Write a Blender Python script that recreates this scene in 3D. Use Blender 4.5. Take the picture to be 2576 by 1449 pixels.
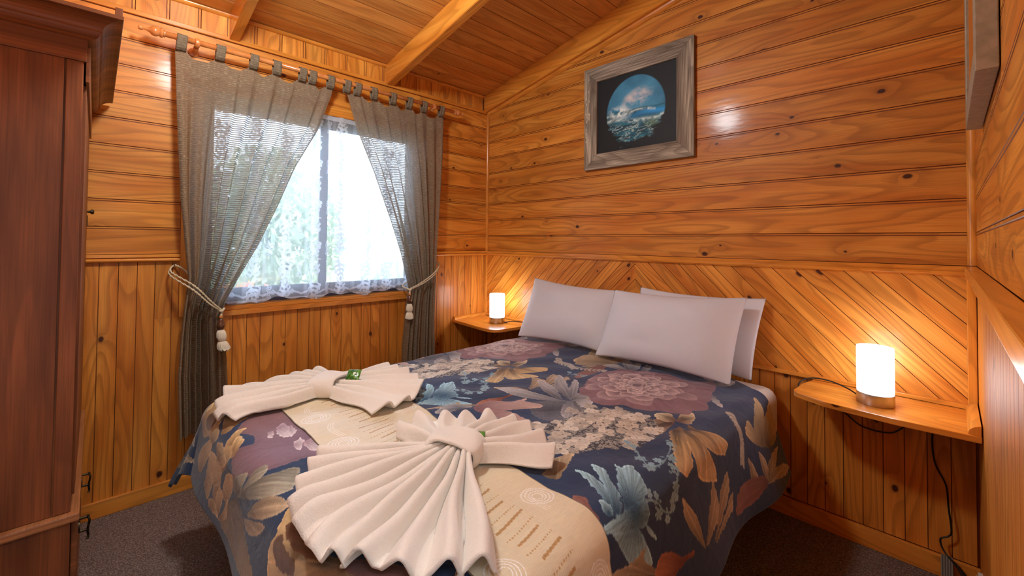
import bpy, bmesh, math, random, json
import numpy as np
from mathutils import Vector, Matrix
for o in list(bpy.data.objects): bpy.data.objects.remove(o)
R=random.Random(7); rng=np.random.default_rng(5)
SC=bpy.context.scene; COL=SC.collection
PI=math.pi
# ------------------------------------------------------------ camera
cam=bpy.data.cameras.new('camera'); co=bpy.data.objects.new('camera',cam); COL.objects.link(co)
right=Vector((0.69899908,0.71506596,0.00899741)); up=Vector((0.00864139,-0.02102661,0.99974157)); fwd=Vector((-0.71507035,0.69874069,0.02087674))
m=Matrix((right,up,-fwd)).transposed().to_4x4(); m.translation=Vector((2.69914,-2.34597,1.25955)); co.matrix_world=m
cam.sensor_width=36; cam.sensor_fit='HORIZONTAL'; cam.lens=36*1073.70/2576; cam.shift_y=-(724.5-585.68)/2576; cam.clip_start=.01
SC.camera=co
# ------------------------------------------------------------ world, exposure
def lin(c):
    if isinstance(c,str):
        c=c.lstrip('#'); c=[int(c[i:i+2],16)/255 for i in (0,2,4)]
    else: c=[v/255 for v in c]
    return [v/12.92 if v<=.04045 else ((v+.055)/1.055)**2.4 for v in c]
def L4(c): return (*lin(c),1)
W=bpy.data.worlds.new('world'); SC.world=W; W.use_nodes=True
bg=W.node_tree.nodes['Background']; bg.inputs[0].default_value=(.64,.80,1,1); bg.inputs[1].default_value=7.0
SC.view_settings.view_transform='Standard'; SC.view_settings.look='None'; SC.view_settings.gamma=1
SC.view_settings.exposure=0.27; SC.view_settings.use_curve_mapping=False
# ------------------------------------------------------------ helpers
def setp(o,label=None,cat=None,group=None,kind=None):
    if label: o['label']=label
    if cat: o['category']=cat
    if group: o['group']=group
    if kind: o['kind']=kind
    return o
def thing(name,loc,label,cat,group=None):
    o=bpy.data.objects.new(name,None); COL.objects.link(o); o.location=loc; o.empty_display_size=.05
    return setp(o,label,cat,group)
def wpos(o):
    v=Vector((0,0,0))
    while o: v=v+o.location; o=o.parent
    return v
def link(name,me,parent=None):
    o=bpy.data.objects.new(name,me); COL.objects.link(o)
    if parent:
        w=wpos(parent); me.transform(Matrix.Translation(-w)); o.parent=parent
    return o
def mesh(name,verts,faces,mats,parent=None,smooth=False,uv=None,midx=None,attr=None,tint=None):
    me=bpy.data.meshes.new(name); me.from_pydata([tuple(v) for v in verts],[],faces)
    for mt in (mats if isinstance(mats,(list,tuple)) else [mats]): me.materials.append(mt)
    if midx is not None: me.polygons.foreach_set('material_index',midx)
    if smooth: me.polygons.foreach_set('use_smooth',[True]*len(me.polygons))
    if uv is not None:
        l=me.uv_layers.new(name='UVMap'); l.data.foreach_set('uv',np.asarray(uv,dtype=np.float32).ravel())
    if tint is not None:
        a=me.color_attributes.new('tint','FLOAT_COLOR','CORNER'); a.data.foreach_set('color',np.asarray(tint,dtype=np.float32).ravel())
    me.update()
    return link(name,me,parent)
def grid(name,P,mat,parent=None,color=None,uvw=None,close_u=False,colname='print',smooth=True):
    """P: (n,m,3) array of points -> quad grid with vertex colours and a uv in metres"""
    n,mm,_=P.shape
    idx=np.arange(n*mm).reshape(n,mm)
    if close_u: idx=np.vstack([idx,idx[:1]])
    q=np.stack([idx[:-1,:-1],idx[1:,:-1],idx[1:,1:],idx[:-1,1:]],-1).reshape(-1,4)
    me=bpy.data.meshes.new(name)
    me.vertices.add(n*mm); me.vertices.foreach_set('co',P.reshape(-1).astype(np.float32))
    me.loops.add(q.size); me.loops.foreach_set('vertex_index',q.reshape(-1).astype(np.int32))
    me.polygons.add(len(q)); me.polygons.foreach_set('loop_start',np.arange(0,q.size,4,dtype=np.int32)); me.polygons.foreach_set('loop_total',np.full(len(q),4,dtype=np.int32))
    me.update(calc_edges=True); me.validate()
    me.polygons.foreach_set('use_smooth',[smooth]*len(me.polygons))
    me.materials.append(mat)
    if uvw is not None:
        l=me.uv_layers.new(name='UVMap'); l.data.foreach_set('uv',uvw.reshape(-1,2)[q.reshape(-1)].astype(np.float32).ravel())
    if color is not None:
        a=me.color_attributes.new(colname,'FLOAT_COLOR','POINT')
        c=np.ones((n*mm,4),np.float32); c[:,:color.shape[-1]]=color.reshape(n*mm,-1); a.data.foreach_set('color',c.ravel())
    return link(name,me,parent)
def frombm(name,bm,mats,parent=None,smooth=False,grain=None,off=None,autosm=None):
    if grain is not None:
        uvl=bm.loops.layers.uv.new('UVMap'); ou,ov=off or (R.random()*20,R.random()*20)
        for f in bm.faces:
            nn=f.normal; ax=[0,1,2]; ax.remove(grain)
            # pick the other in-face axis
            k=ax[0] if abs(nn[ax[0]])<abs(nn[ax[1]]) else ax[1]
            for l in f.loops:
                c_=l.vert.co; l[uvl].uv=(c_[grain]+ou,c_[k]+ov)
    me=bpy.data.meshes.new(name); bm.to_mesh(me); bm.free()
    for mt in (mats if isinstance(mats,(list,tuple)) else [mats]): me.materials.append(mt)
    if smooth: me.polygons.foreach_set('use_smooth',[True]*len(me.polygons))
    return link(name,me,parent)
def bmbox(bm,lo,hi,bev=0):
    r=bmesh.ops.create_cube(bm,size=1)
    for v in r['verts']:
        v.co=Vector([ (lo[i]+hi[i])/2+v.co[i]*(hi[i]-lo[i]) for i in range(3)])
    if bev:
        es=list({e for v in r['verts'] for e in v.link_edges})
        bmesh.ops.bevel(bm,geom=es,offset=bev,segments=2,affect='EDGES',profile=.6)
def box(name,lo,hi,mat,parent=None,grain=0,bev=.002):
    bm=bmesh.new(); bmbox(bm,lo,hi,bev); bmesh.ops.recalc_face_normals(bm,faces=bm.faces)
    return frombm(name,bm,mat,parent,grain=grain)
def tube_arrays(path,rad,seg=10,cap=True):
    path=[Vector(p) for p in path]; n=len(path)
    rads=rad if isinstance(rad,(list,tuple,np.ndarray)) else [rad]*n
    V=[];Fc=[]; t0=(path[1]-path[0]).normalized()
    ref=Vector((0,0,1)) if abs(t0.z)<.9 else Vector((1,0,0)); nrm=t0.cross(ref).normalized()
    for i,p in enumerate(path):
        t=(path[min(i+1,n-1)]-path[max(i-1,0)])
        t=t.normalized() if t.length>1e-9 else t0
        nrm=(nrm-t*nrm.dot(t)); nrm=nrm.normalized() if nrm.length>1e-9 else t.orthogonal().normalized()
        b=t.cross(nrm)
        for k in range(seg):
            a=2*PI*k/seg; V.append(p+(nrm*math.cos(a)+b*math.sin(a))*rads[i])
    for i in range(n-1):
        for k in range(seg):
            k2=(k+1)%seg; Fc.append((i*seg+k,i*seg+k2,(i+1)*seg+k2,(i+1)*seg+k))
    if cap: Fc.append(tuple(range(seg-1,-1,-1))); Fc.append(tuple((n-1)*seg+k for k in range(seg)))
    return V,Fc
def tube(name,path,rad,mat,parent=None,seg=10,cap=True):
    V,Fc=tube_arrays(path,rad,seg,cap); o=mesh(name,V,Fc,mat,parent,smooth=True); return o
def multitube(name,tubes,mat,parent=None,seg=8):
    V=[];Fc=[]
    for p,r_ in tubes:
        v,f=tube_arrays(p,r_,seg); b=len(V); V+=v; Fc+=[tuple(i+b for i in q) for q in f]
    return mesh(name,V,Fc,mat,parent,smooth=True)
def spline(pts,n=8,closed=False):
    pts=[Vector(p) for p in pts]; out=[]; N=len(pts)
    rngi=range(N if closed else N-1)
    for i in rngi:
        if closed: p0,p1,p2,p3=pts[(i-1)%N],pts[i],pts[(i+1)%N],pts[(i+2)%N]
        else: p0,p1,p2,p3=pts[max(i-1,0)],pts[i],pts[i+1],pts[min(i+2,N-1)]
        for j in range(n):
            t=j/n; out.append(.5*((2*p1)+(p2-p0)*t+(2*p0-5*p1+4*p2-p3)*t*t+(3*p1-p0-3*p2+p3)*t**3))
    if not closed: out.append(pts[-1])
    return out
def lathe(name,prof,loc,mat,parent=None,seg=32,axis='Z',smooth=True,matidx=None):
    """prof: (radius,height) pairs revolved about axis through loc"""
    V=[];Fc=[];n=len(prof)
    for r_,h in prof:
        for k in range(seg):
            a=2*PI*k/seg; c_,s_=r_*math.cos(a),r_*math.sin(a)
            V.append(Vector(loc)+(Vector((c_,s_,h)) if axis=='Z' else Vector((c_,h,s_)) if axis=='Y' else Vector((h,c_,s_))))
    for i in range(n-1):
        for k in range(seg):
            k2=(k+1)%seg; q=(i*seg+k,i*seg+k2,(i+1)*seg+k2,(i+1)*seg+k); Fc.append(q)
    Fc.append(tuple(range(seg))); Fc.append(tuple((n-1)*seg+k for k in range(seg)))
    o=mesh(name,V,Fc,mat,parent,smooth=smooth)
    bm=bmesh.new(); bm.from_mesh(o.data); bmesh.ops.remove_doubles(bm,verts=bm.verts,dist=1e-6); bmesh.ops.recalc_face_normals(bm,faces=bm.faces); bm.to_mesh(o.data); bm.free()
    if smooth:
        try: o.data.set_sharp_from_angle(angle=math.radians(40))
        except Exception: pass
    return o
def prism(name,poly,z0,z1,mat,parent=None,bev=0,grain=0,axis=2):
    """extrude a polygon; axis 2: poly in xy; axis 1: poly in xz along y; axis 0: poly in yz along x"""
    bm=bmesh.new()
    def mk(p,h): return (p[0],p[1],h) if axis==2 else (p[0],h,p[1]) if axis==1 else (h,p[0],p[1])
    a=[bm.verts.new(mk(p,z0)) for p in poly]; b=[bm.verts.new(mk(p,z1)) for p in poly]
    n=len(poly); bm.faces.new(a); bm.faces.new(b[::-1])
    for i in range(n): bm.faces.new((a[i],b[i],b[(i+1)%n],a[(i+1)%n]))
    bmesh.ops.recalc_face_normals(bm,faces=bm.faces)
    if bev: bmesh.ops.bevel(bm,geom=list(bm.edges),offset=bev,segments=2,affect='EDGES',profile=.6)
    return frombm(name,bm,mat,parent,grain=grain)
# ------------------------------------------------------------ materials
def newmat(name):
    mt=bpy.data.materials.new(name); mt.use_nodes=True; nt=mt.node_tree; nt.nodes.clear()
    out=nt.nodes.new('ShaderNodeOutputMaterial'); return mt,nt,out
class NT:
    def __init__(s,nt): s.nt=nt
    def n(s,t,**k):
        nd=s.nt.nodes.new('ShaderNode'+t)
        for a,b in k.items():
            if a.startswith('i_'): 
                key=a[2:]; key=int(key) if key.isdigit() else key.replace('_',' ')
                v=b
                if hasattr(v,'is_linked') or isinstance(v,bpy.types.NodeSocket): s.nt.links.new(v,nd.inputs[key])
                else: nd.inputs[key].default_value=v
            else: setattr(nd,a,b)
        return nd
    def l(s,a,b): s.nt.links.new(a,b)
    def math(s,op,a,b=None,c=None,clamp=False):
        nd=s.nt.nodes.new('ShaderNodeMath'); nd.operation=op; nd.use_clamp=clamp
        for i,v in enumerate((a,b,c)):
            if v is None: continue
            if isinstance(v,bpy.types.NodeSocket): s.nt.links.new(v,nd.inputs[i])
            else: nd.inputs[i].default_value=v
        return nd.outputs[0]
    def mix(s,f,a,b,blend='MIX'):
        nd=s.nt.nodes.new('ShaderNodeMix'); nd.data_type='RGBA'; nd.blend_type=blend
        for i,v in ((0,f),(6,a),(7,b)):
            if isinstance(v,bpy.types.NodeSocket): s.nt.links.new(v,nd.inputs[i])
            else: nd.inputs[i].default_value=v
        return nd.outputs[2]
    def mapr(s,v,a,b,c=0,d=1,smooth=False):
        nd=s.nt.nodes.new('ShaderNodeMapRange'); nd.interpolation_type='SMOOTHSTEP' if smooth else 'LINEAR'
        s.nt.links.new(v,nd.inputs[0])
        for i,x in enumerate((a,b,c,d)): nd.inputs[i+1].default_value=x
        return nd.outputs[0]
    def comb(s,x,y,z=0.):
        nd=s.nt.nodes.new('ShaderNodeCombineXYZ')
        for i,v in enumerate((x,y,z)):
            if isinstance(v,bpy.types.NodeSocket): s.nt.links.new(v,nd.inputs[i])
            else: nd.inputs[i].default_value=v
        return nd.outputs[0]
def wood(name,light,dark,ringdark=.42,rough=.3,coat=.35,knots=.3,tint=True,ringfreq=10.,knotcol=(72,30,12),bump=.0006,streak=.1):
    mt,nt,out=newmat(name); N=NT(nt)
    uv=N.n('UVMap',uv_map='UVMap').outputs[0]; sp=N.n('SeparateXYZ'); N.l(uv,sp.inputs[0]); u,v=sp.outputs[0],sp.outputs[1]
    # knots : sparse voronoi cells, slightly stretched along the grain
    kv=N.comb(N.math('MULTIPLY',u,3.6),N.math('MULTIPLY',v,5.2))
    vo=N.n('TexVoronoi',voronoi_dimensions='2D',feature='F1'); N.l(kv,vo.inputs['Vector']); vo.inputs['Scale'].default_value=1; vo.inputs['Randomness'].default_value=1
    csp=N.n('SeparateColor'); N.l(vo.outputs['Color'],csp.inputs[0])
    on=N.math('LESS_THAN',csp.outputs[0],knots)
    wob=N.n('TexNoise',noise_dimensions='2D',i_Scale=40.,i_Detail=2.); N.l(uv,wob.inputs['Vector'])
    d=N.math('ADD',vo.outputs['Distance'],N.math('MULTIPLY',N.math('SUBTRACT',wob.outputs[0],.5),.035))
    size=N.math('ADD',N.math('MULTIPLY',csp.outputs[1],.05),.02)
    kn=N.math('MULTIPLY',on,N.math('SUBTRACT',1.,N.math('SMOOTH_MIN',N.math('DIVIDE',d,size),1.,.15),clamp=True))
    kmask=N.math('MULTIPLY',kn,2.6,clamp=True)
    halo=N.math('MULTIPLY',on,N.math('EXPONENT',N.math('MULTIPLY',d,-8.)))
    # grain : contour lines of a noise stretched along the board
    nv=N.comb(N.math('MULTIPLY',u,.85),N.math('MULTIPLY',v,7.))
    f=N.n('TexNoise',noise_dimensions='2D',i_Scale=1.,i_Detail=1.2,i_Roughness=.4); N.l(nv,f.inputs['Vector'])
    fld=N.math('ADD',N.math('MULTIPLY',f.outputs[0],ringfreq),N.math('MULTIPLY',halo,1.5))
    fr=N.math('FRACT',fld)
    ring=N.math('MULTIPLY',N.mapr(fr,.35,.86,0,1,True),N.mapr(fr,.88,1.,1,0,True))
    fine=N.n('TexNoise',noise_dimensions='2D',i_Scale=1.,i_Detail=3.); N.l(N.comb(N.math('MULTIPLY',u,5.),N.math('MULTIPLY',v,230.)),fine.inputs['Vector'])
    broad=N.n('TexNoise',noise_dimensions='2D',i_Scale=1.,i_Detail=2.); N.l(N.comb(N.math('MULTIPLY',u,1.6),N.math('MULTIPLY',v,14.)),broad.inputs['Vector'])
    base=N.mix(N.mapr(broad.outputs[0],.3,.7),L4(light),L4(dark))
    c1=N.mix(N.math('MULTIPLY',ring,ringdark),base,(*[a*.52 for a in lin(dark)],1))
    c1=N.mix(N.math('MULTIPLY',N.mapr(fine.outputs[0],.35,.75),streak*2),c1,(*[a*.5 for a in lin(dark)],1))
    c1=N.mix(N.math('MULTIPLY',halo,.55),c1,(*[a*.5 for a in lin(dark)],1))
    c1=N.mix(kmask,c1,L4(knotcol))
    if tint:
        at=N.n('Attribute',attribute_name='tint'); c1=N.mix(1.,c1,at.outputs['Color'],'MULTIPLY')
    bs=N.n('BsdfPrincipled'); N.l(c1,bs.inputs['Base Color']); bs.inputs['Roughness'].default_value=rough
    bs.inputs['Coat Weight'].default_value=coat; bs.inputs['Coat Roughness'].default_value=.13; bs.inputs['Specular IOR Level'].default_value=.3
    bn=N.n('TexNoise',noise_dimensions='2D',i_Scale=1.,i_Detail=2.); N.l(N.comb(N.math('MULTIPLY',u,9.),N.math('MULTIPLY',v,40.)),bn.inputs['Vector'])
    bp=N.n('Bump'); bp.inputs['Strength'].default_value=.5; bp.inputs['Distance'].default_value=bump; N.l(bn.outputs[0],bp.inputs['Height'])
    N.l(bp.outputs[0],bs.inputs['Normal']); N.l(bp.outputs[0],bs.inputs['Coat Normal'])
    N.l(bs.outputs[0],out.inputs[0]); return mt
def plain(name,col,rough=.5,metal=0,bumps=None,coat=0,noise=None,sheen=0,emit=None,spec=.5,trans=0):
    mt,nt,out=newmat(name); N=NT(nt); bs=N.n('BsdfPrincipled')
    bs.inputs['Roughness'].default_value=rough; bs.inputs['Metallic'].default_value=metal; bs.inputs['Coat Weight'].default_value=coat
    bs.inputs['Sheen Weight'].default_value=sheen; bs.inputs['Specular IOR Level'].default_value=spec
    tc=N.n('TexCoord').outputs['Object']
    if noise:
        sc,c2,lo,hi=noise; nz=N.n('TexNoise',i_Scale=float(sc),i_Detail=3.); N.l(tc,nz.inputs['Vector'])
        cc=N.mix(N.mapr(nz.outputs[0],lo,hi),L4(col),L4(c2)); N.l(cc,bs.inputs['Base Color'])
    else: bs.inputs['Base Color'].default_value=L4(col)
    if bumps:
        sc,dist=bumps; nz=N.n('TexNoise',i_Scale=float(sc),i_Detail=3.); N.l(tc,nz.inputs['Vector'])
        bp=N.n('Bump'); bp.inputs['Strength'].default_value=.8; bp.inputs['Distance'].default_value=dist; N.l(nz.outputs[0],bp.inputs['Height']); N.l(bp.outputs[0],bs.inputs['Normal'])
    if emit: bs.inputs['Emission Color'].default_value=L4(emit[0]); bs.inputs['Emission Strength'].default_value=emit[1]
    N.l(bs.outputs[0],out.inputs[0]); return mt
def printed(name,attr='print',rough=.8,sheen=.2,weave=900,wd=.0003,spec=.3,coat=0,crease=22.):
    mt,nt,out=newmat(name); N=NT(nt); bs=N.n('BsdfPrincipled')
    at=N.n('Attribute',attribute_name=attr); N.l(at.outputs['Color'],bs.inputs['Base Color'])
    bs.inputs['Roughness'].default_value=rough; bs.inputs['Sheen Weight'].default_value=sheen; bs.inputs['Specular IOR Level'].default_value=spec; bs.inputs['Coat Weight'].default_value=coat
    tc=N.n('TexCoord').outputs['Object']; nz=N.n('TexNoise',i_Scale=float(weave),i_Detail=2.); N.l(tc,nz.inputs['Vector'])
    n2=N.n('TexNoise',i_Scale=11.,i_Detail=4.,i_Distortion=1.6); N.l(tc,n2.inputs['Vector'])
    h=N.math('ADD',N.math('MULTIPLY',nz.outputs[0],wd),N.math('MULTIPLY',n2.outputs[0],wd*crease))
    bp=N.n('Bump'); bp.inputs['Strength'].default_value=.55; bp.inputs['Distance'].default_value=1.; N.l(h,bp.inputs['Height']); N.l(bp.outputs[0],bs.inputs['Normal'])
    N.l(bs.outputs[0],out.inputs[0]); return mt
M_pine=wood('pine_boards',(232,155,63),(207,121,37),knots=.38,coat=.16,rough=.5,ringdark=.5,streak=.16)
M_ceil=wood('pine_ceiling',(230,160,78),(210,130,54),knots=.16,ringdark=.35,rough=.4,coat=.15)
M_pine1=wood('pine_trim',(232,154,62),(212,126,42),knots=.08,tint=False,rough=.28,coat=.5)
M_groove=plain('groove_shade',(140,76,32),.45)  # darker brown painted on groove faces in place of their thin shadow lines
M_dark=wood('wardrobe_timber',(154,90,50),(110,60,31),knots=.02,tint=False,rough=.5,coat=.08,ringdark=.3,ringfreq=5,streak=.22,knotcol=(50,20,10))
M_dark2=wood('wardrobe_timber_light',(184,124,78),(150,92,54),knots=.02,tint=False,rough=.4,coat=.25,ringdark=.3,ringfreq=5,streak=.3)
M_grey=wood('weathered_grey_timber',(200,184,162),(128,112,96),knots=.12,tint=False,rough=.8,coat=0,ringdark=.45,streak=.45,ringfreq=14,knotcol=(60,48,40))
M_white=plain('white_plastic',(225,222,212),.4)
M_black=plain('black_rubber',(14,13,13),.45)
M_steel=plain('brushed_steel',(205,204,204),.38,1.)
M_brass=plain('aged_brass',(70,58,42),.4,.9)
M_linen=plain('white_pillowcase_cotton',(216,217,224),.85,bumps=(600,.0004),sheen=.2)
M_sheet=plain('white_sheet',(226,222,216),.85,bumps=(14,.006),sheen=.2)
# ------------------------------------------------------------ planks
class Planks:
    def __init__(s): s.V=[];s.F=[];s.uv=[];s.ti=[];s.mi=[]
    def add(s,O,A,B,N,l,w,bead=.012,g=.0030,mid=False,tint=None,clip=None,grooves=True):
        """board: origin O, along A (length l), across B (width w), outward N"""
        O,A,B,N=Vector(O),Vector(A),Vector(B),Vector(N)
        e_=.0014 if (mid or w<.07) else .002
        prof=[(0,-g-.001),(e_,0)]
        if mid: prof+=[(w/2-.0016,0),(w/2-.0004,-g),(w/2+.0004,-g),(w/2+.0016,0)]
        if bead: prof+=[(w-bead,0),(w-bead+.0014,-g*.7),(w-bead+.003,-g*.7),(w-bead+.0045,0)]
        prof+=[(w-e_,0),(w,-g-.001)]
        t=tint or (.86+R.random()*.22); hue=R.random()*.1-.05; tc=(t*(1+hue*.2),t*(1-hue*.5),t*(1-hue),1)
        ou,ov=R.random()*30,R.random()*30
        polys=[]
        for i in range(len(prof)-1):
            a,b=prof[i],prof[i+1]
            quad=[(0,a[0],a[1]),(l,a[0],a[1]),(l,b[0],b[1]),(0,b[0],b[1])]
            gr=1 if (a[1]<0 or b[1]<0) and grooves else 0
            polys.append((quad,gr))
        for q,gr in polys:
            pts=[(O+A*p[0]+B*p[1]+N*p[2],p) for p in q]
            if clip: pts=s.clip(pts,clip)
            if len(pts)<3: continue
            b0=len(s.V)
            # orientation
            s.V+= [p[0] for p in pts]; idx=list(range(b0,b0+len(pts)))
            nn=(pts[1][0]-pts[0][0]).cross(pts[2][0]-pts[1][0])
            rev=nn.dot(N)<0
            if rev: idx=idx[::-1]; pp=pts[::-1]
            else: pp=pts
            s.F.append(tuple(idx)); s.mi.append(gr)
            for p in pp: s.uv.append((p[1][0]+ou,p[1][1]+ov)); s.ti.append(tc)
    def clip(s,pts,planes):
        for (pc,pn) in planes:   # keep side where (x-pc).pn>=0
            out=[];n=len(pts)
            for i in range(n):
                a,b=pts[i],pts[(i+1)%n]; da=(a[0]-pc).dot(pn); db=(b[0]-pc).dot(pn)
                if da>=0: out.append(a)
                if (da>=0)!=(db>=0):
                    t=da/(da-db); out.append((a[0].lerp(b[0],t),tuple(a[1][k]+(b[1][k]-a[1][k])*t for k in range(3))))
            pts=out
            if len(pts)<3: return []
        return pts
    def slab(s,lo,hi):
        b=len(s.V); x0,y0,z0=lo;x1,y1,z1=hi
        s.V+=[Vector(p) for p in ((x0,y0,z0),(x1,y0,z0),(x1,y1,z0),(x0,y1,z0),(x0,y0,z1),(x1,y0,z1),(x1,y1,z1),(x0,y1,z1))]
        for f in ((0,3,2,1),(4,5,6,7),(0,1,5,4),(1,2,6,5),(2,3,7,6),(3,0,4,7)):
            s.F.append(tuple(b+i for i in f)); s.mi.append(1); s.uv+=[(0,0)]*4; s.ti+=[(1,1,1,1)]*4
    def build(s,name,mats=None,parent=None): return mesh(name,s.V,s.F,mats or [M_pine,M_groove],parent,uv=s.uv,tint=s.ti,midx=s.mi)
# ============================================================ STRUCTURE
V3=Vector; X=V3((1,0,0));Y=V3((0,1,0));Z=V3((0,0,1))
RW=2.771; FY=-2.93; PL=.0655
def ceilz(x): return 2.468+.2*x
RAIL=1.183
# floor
M_carpet=None
def carpet():
    mt,nt,out=newmat('brown_loop_carpet'); N=NT(nt); bs=N.n('BsdfPrincipled'); bs.inputs['Roughness'].default_value=.95; bs.inputs['Specular IOR Level'].default_value=.1
    tc=N.n('TexCoord').outputs['Object']
    vo=N.n('TexVoronoi',i_Scale=210.); N.l(tc,vo.inputs['Vector']); nz=N.n('TexNoise',i_Scale=160.,i_Detail=3.); N.l(tc,nz.inputs['Vector'])
    c=N.mix(N.mapr(nz.outputs[0],.35,.7),L4((128,108,96)),L4((192,170,158))); c=N.mix(N.mapr(vo.outputs['Distance'],.1,.7),c,L4((106,88,80)))
    N.l(c,bs.inputs['Base Color']); bp=N.n('Bump'); bp.inputs['Distance'].default_value=.004; N.l(N.math('SUBTRACT',nz.outputs[0],vo.outputs['Distance']),bp.inputs['Height']); N.l(bp.outputs[0],bs.inputs['Normal'])
    N.l(bs.outputs[0],out.inputs[0]); return mt
M_carpet=carpet()
o=box('floor',(-.12,FY-.1,-.05),(RW+.12,.12,0),M_carpet,bev=0); setp(o,kind='structure')
# left (window) wall -------------------------------------------------
WY0,WY1,WZ0,WZ1=-1.965,-.665,.905,2.035      # opening
FR=.075                                       # architrave
pk=Planks()
# slab with hole
for lo,hi in (((-.12,FY-.1,0),(-.008,WY0-.012,2.475)),((-.12,WY1+.012,0),(-.008,.12,2.475)),((-.12,WY0-.012,0),(-.008,WY1+.012,WZ0-.03)),((-.12,WY0-.012,WZ1+.012),(-.008,WY1+.012,2.475))):
    pk.slab(lo,hi)
AW0,AW1=WY0-FR,WY1+FR
y=FY+.004; 
# lower vertical boards (131 mm with a centre bead)
yy=-.0365-PL*2*23
while yy<-.02:
    w=.131
    top=RAIL-.034
    if yy+w>AW0 and yy<AW1:
        if yy<AW0: pass
        top=.868 if (yy>=AW0-.01 and yy+w<=AW1+.01) else top
    if yy<AW0<yy+w or yy<AW1<yy+w:   # split board
        pk.add((0,yy,.07),Z,Y,X,.868-.07,w,bead=0,mid=True,clip=None)
        n0=len(pk.V)
        if yy<AW0<yy+w: pk.add((0,yy,.868),Z,Y,X,top-.868,w,bead=0,mid=True,clip=[(V3((0,AW0,0)),-Y)])
        else: pk.add((0,yy,.868),Z,Y,X,top-.868,w,bead=0,mid=True,clip=[(V3((0,AW1,0)),Y)])
    else: pk.add((0,yy,.07),Z,Y,X,top-.07,w,bead=0,mid=True,clip=[(V3((0,-.0,0)),-Y)])
    yy+=w
# horizontal boards
AWT=WZ1+.06
edges=[RAIL]+[RAIL+.1293+.1273*k for k in range(0,8)]+[2.331]
for k in range(len(edges)-1):
    z0,z1=edges[k],edges[k+1]
    if z0<AWT:
        pk.add((0,FY,z0),Y,Z,X,AW0-FY,z1-z0); pk.add((0,AW1,z0),Y,Z,X,-AW1,z1-z0)
        if z1>AWT: pk.add((0,AW0,z0),Y,Z,X,AW1-AW0,z1-z0,clip=[(V3((0,0,AWT)),Z)])
    else: pk.add((0,FY,z0),Y,Z,X,-FY,z1-z0)
# frieze of short vertical boards
yy=-.055-.128*23
while yy<-.06:
    pk.add((0,yy,2.345),Z,Y,X,.13,.128,bead=.014,tint=.98+R.random()*.16); yy+=.128
o=pk.build('wall_left'); setp(o,kind='structure')
tn=0
def trim(name,lo,hi,mat=None,grain=1,bev=.003):
    o=box(name,lo,hi,mat or M_pine1,grain=grain,bev=bev); setp(o,kind='structure'); return o
def quad_trim(name,poly,a,b,axis,mat=None,grain=None):
    o=prism(name,poly,a,b,mat or M_pine1,bev=.0008,grain=axis if grain is None else grain,axis=axis); setp(o,kind='structure'); return o
def arc(cx,cy,r,a0,a1,n=6): return [(cx+r*math.cos(math.radians(a0+(a1-a0)*i/n)),cy+r*math.sin(math.radians(a0+(a1-a0)*i/n))) for i in range(n+1)]
trim('trim_1',(0,FY,2.322),(.014,-.0,2.345))
quad_trim('trim_2',[(0,2.466),(0,2.448)]+arc(0,2.466,.018,-90,0)[1:],FY,-.05,1)
# dado rail, left wall: two pieces either side of the window
def rail_left(name,y0,y1):
    poly=[(0,1.147),(.012,1.147)]+arc(.012,1.156,.009,-90,90)+[(.012,1.166),(.02,1.169),(.02,RAIL-.002),(.018,RAIL),(0,RAIL)]
    return quad_trim(name,poly,y0,y1,1)
rail_left('trim_3',FY,AW0); rail_left('trim_4',AW1,-.014)
trim('baseboard_left',(0,FY,0),(.016,-.016,.072))
# back (bed head) wall ------------------------------------------------
pb=Planks(); CP=[(V3((0,0,ceilz(0)+.01)),V3((.2,0,-1)).normalized())]
CPn=[(V3((0,0,ceilz(0)+.012)),V3((.196,0,-.98)))]
hole=None
b=len(pb.V)
pb.V+=[V3(p) for p in ((-.12,.01,0),(RW+.12,.01,0),(RW+.12,.01,ceilz(RW+.12)),(-.12,.01,ceilz(-.12)),(-.12,.12,0),(RW+.12,.12,0),(RW+.12,.12,ceilz(RW+.12)),(-.12,.12,ceilz(-.12)))]
for f in ((0,1,2,3),(5,4,7,6),(0,4,5,1),(3,2,6,7),(0,3,7,4),(1,5,6,2)): pb.F.append(tuple(b+i for i in f)); pb.mi.append(1); pb.uv+=[(0,0)]*4; pb.ti+=[(1,1,1,1)]*4
zz=RAIL; k=0
while zz<3.05:
    w=.1263 if k==0 else .13
    pb.add((0,0,zz),X,Z,-Y,RW,w,clip=CPn if zz>2.2 else None,tint=.84+R.random()*.2); zz+=w;k+=1
# vertical boards below the chevron panel
xx=.0130
while xx<RW-.01:
    pb.add((xx,0,.08),Z,X,-Y,.575,.131,bead=0,mid=True,clip=[(V3((RW,0,0)),-X)]); xx+=.131
# chevron (45 degree) boards, apex x=1.372
c45=math.sqrt(.5); AX=1.372; ZB,ZTp=.668,1.149
def clipbox(x0,x1): return [(V3((x0,0,0)),X),(V3((x1,0,0)),-X),(V3((0,0,ZB)),Z),(V3((0,0,ZTp)),-Z)]
D1=V3((c45,0,-c45)); D2=V3((-c45,0,-c45)); N1=V3((c45,0,c45)); N2=V3((-c45,0,c45))
for k in range(-12,32):
    # groove lines cross x=AX at z = 1.132 - .0919k ... measured .0655 pitch across the board
    # right side boards run down-right; left boards run down-left
    z0=1.133+.0926*k
    for D,Nn,cb in ((D1,N1,clipbox(AX,2.744)),(D2,N2,clipbox(.013,AX))):
        pb.add(V3((AX,0,z0))-D*.9+V3((0,-.004,0)),D,Nn,-Y,4.2,.0655,bead=0,clip=cb,tint=.95+R.random()*.2)
o=pb.build('wall_back'); setp(o,kind='structure')
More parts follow.
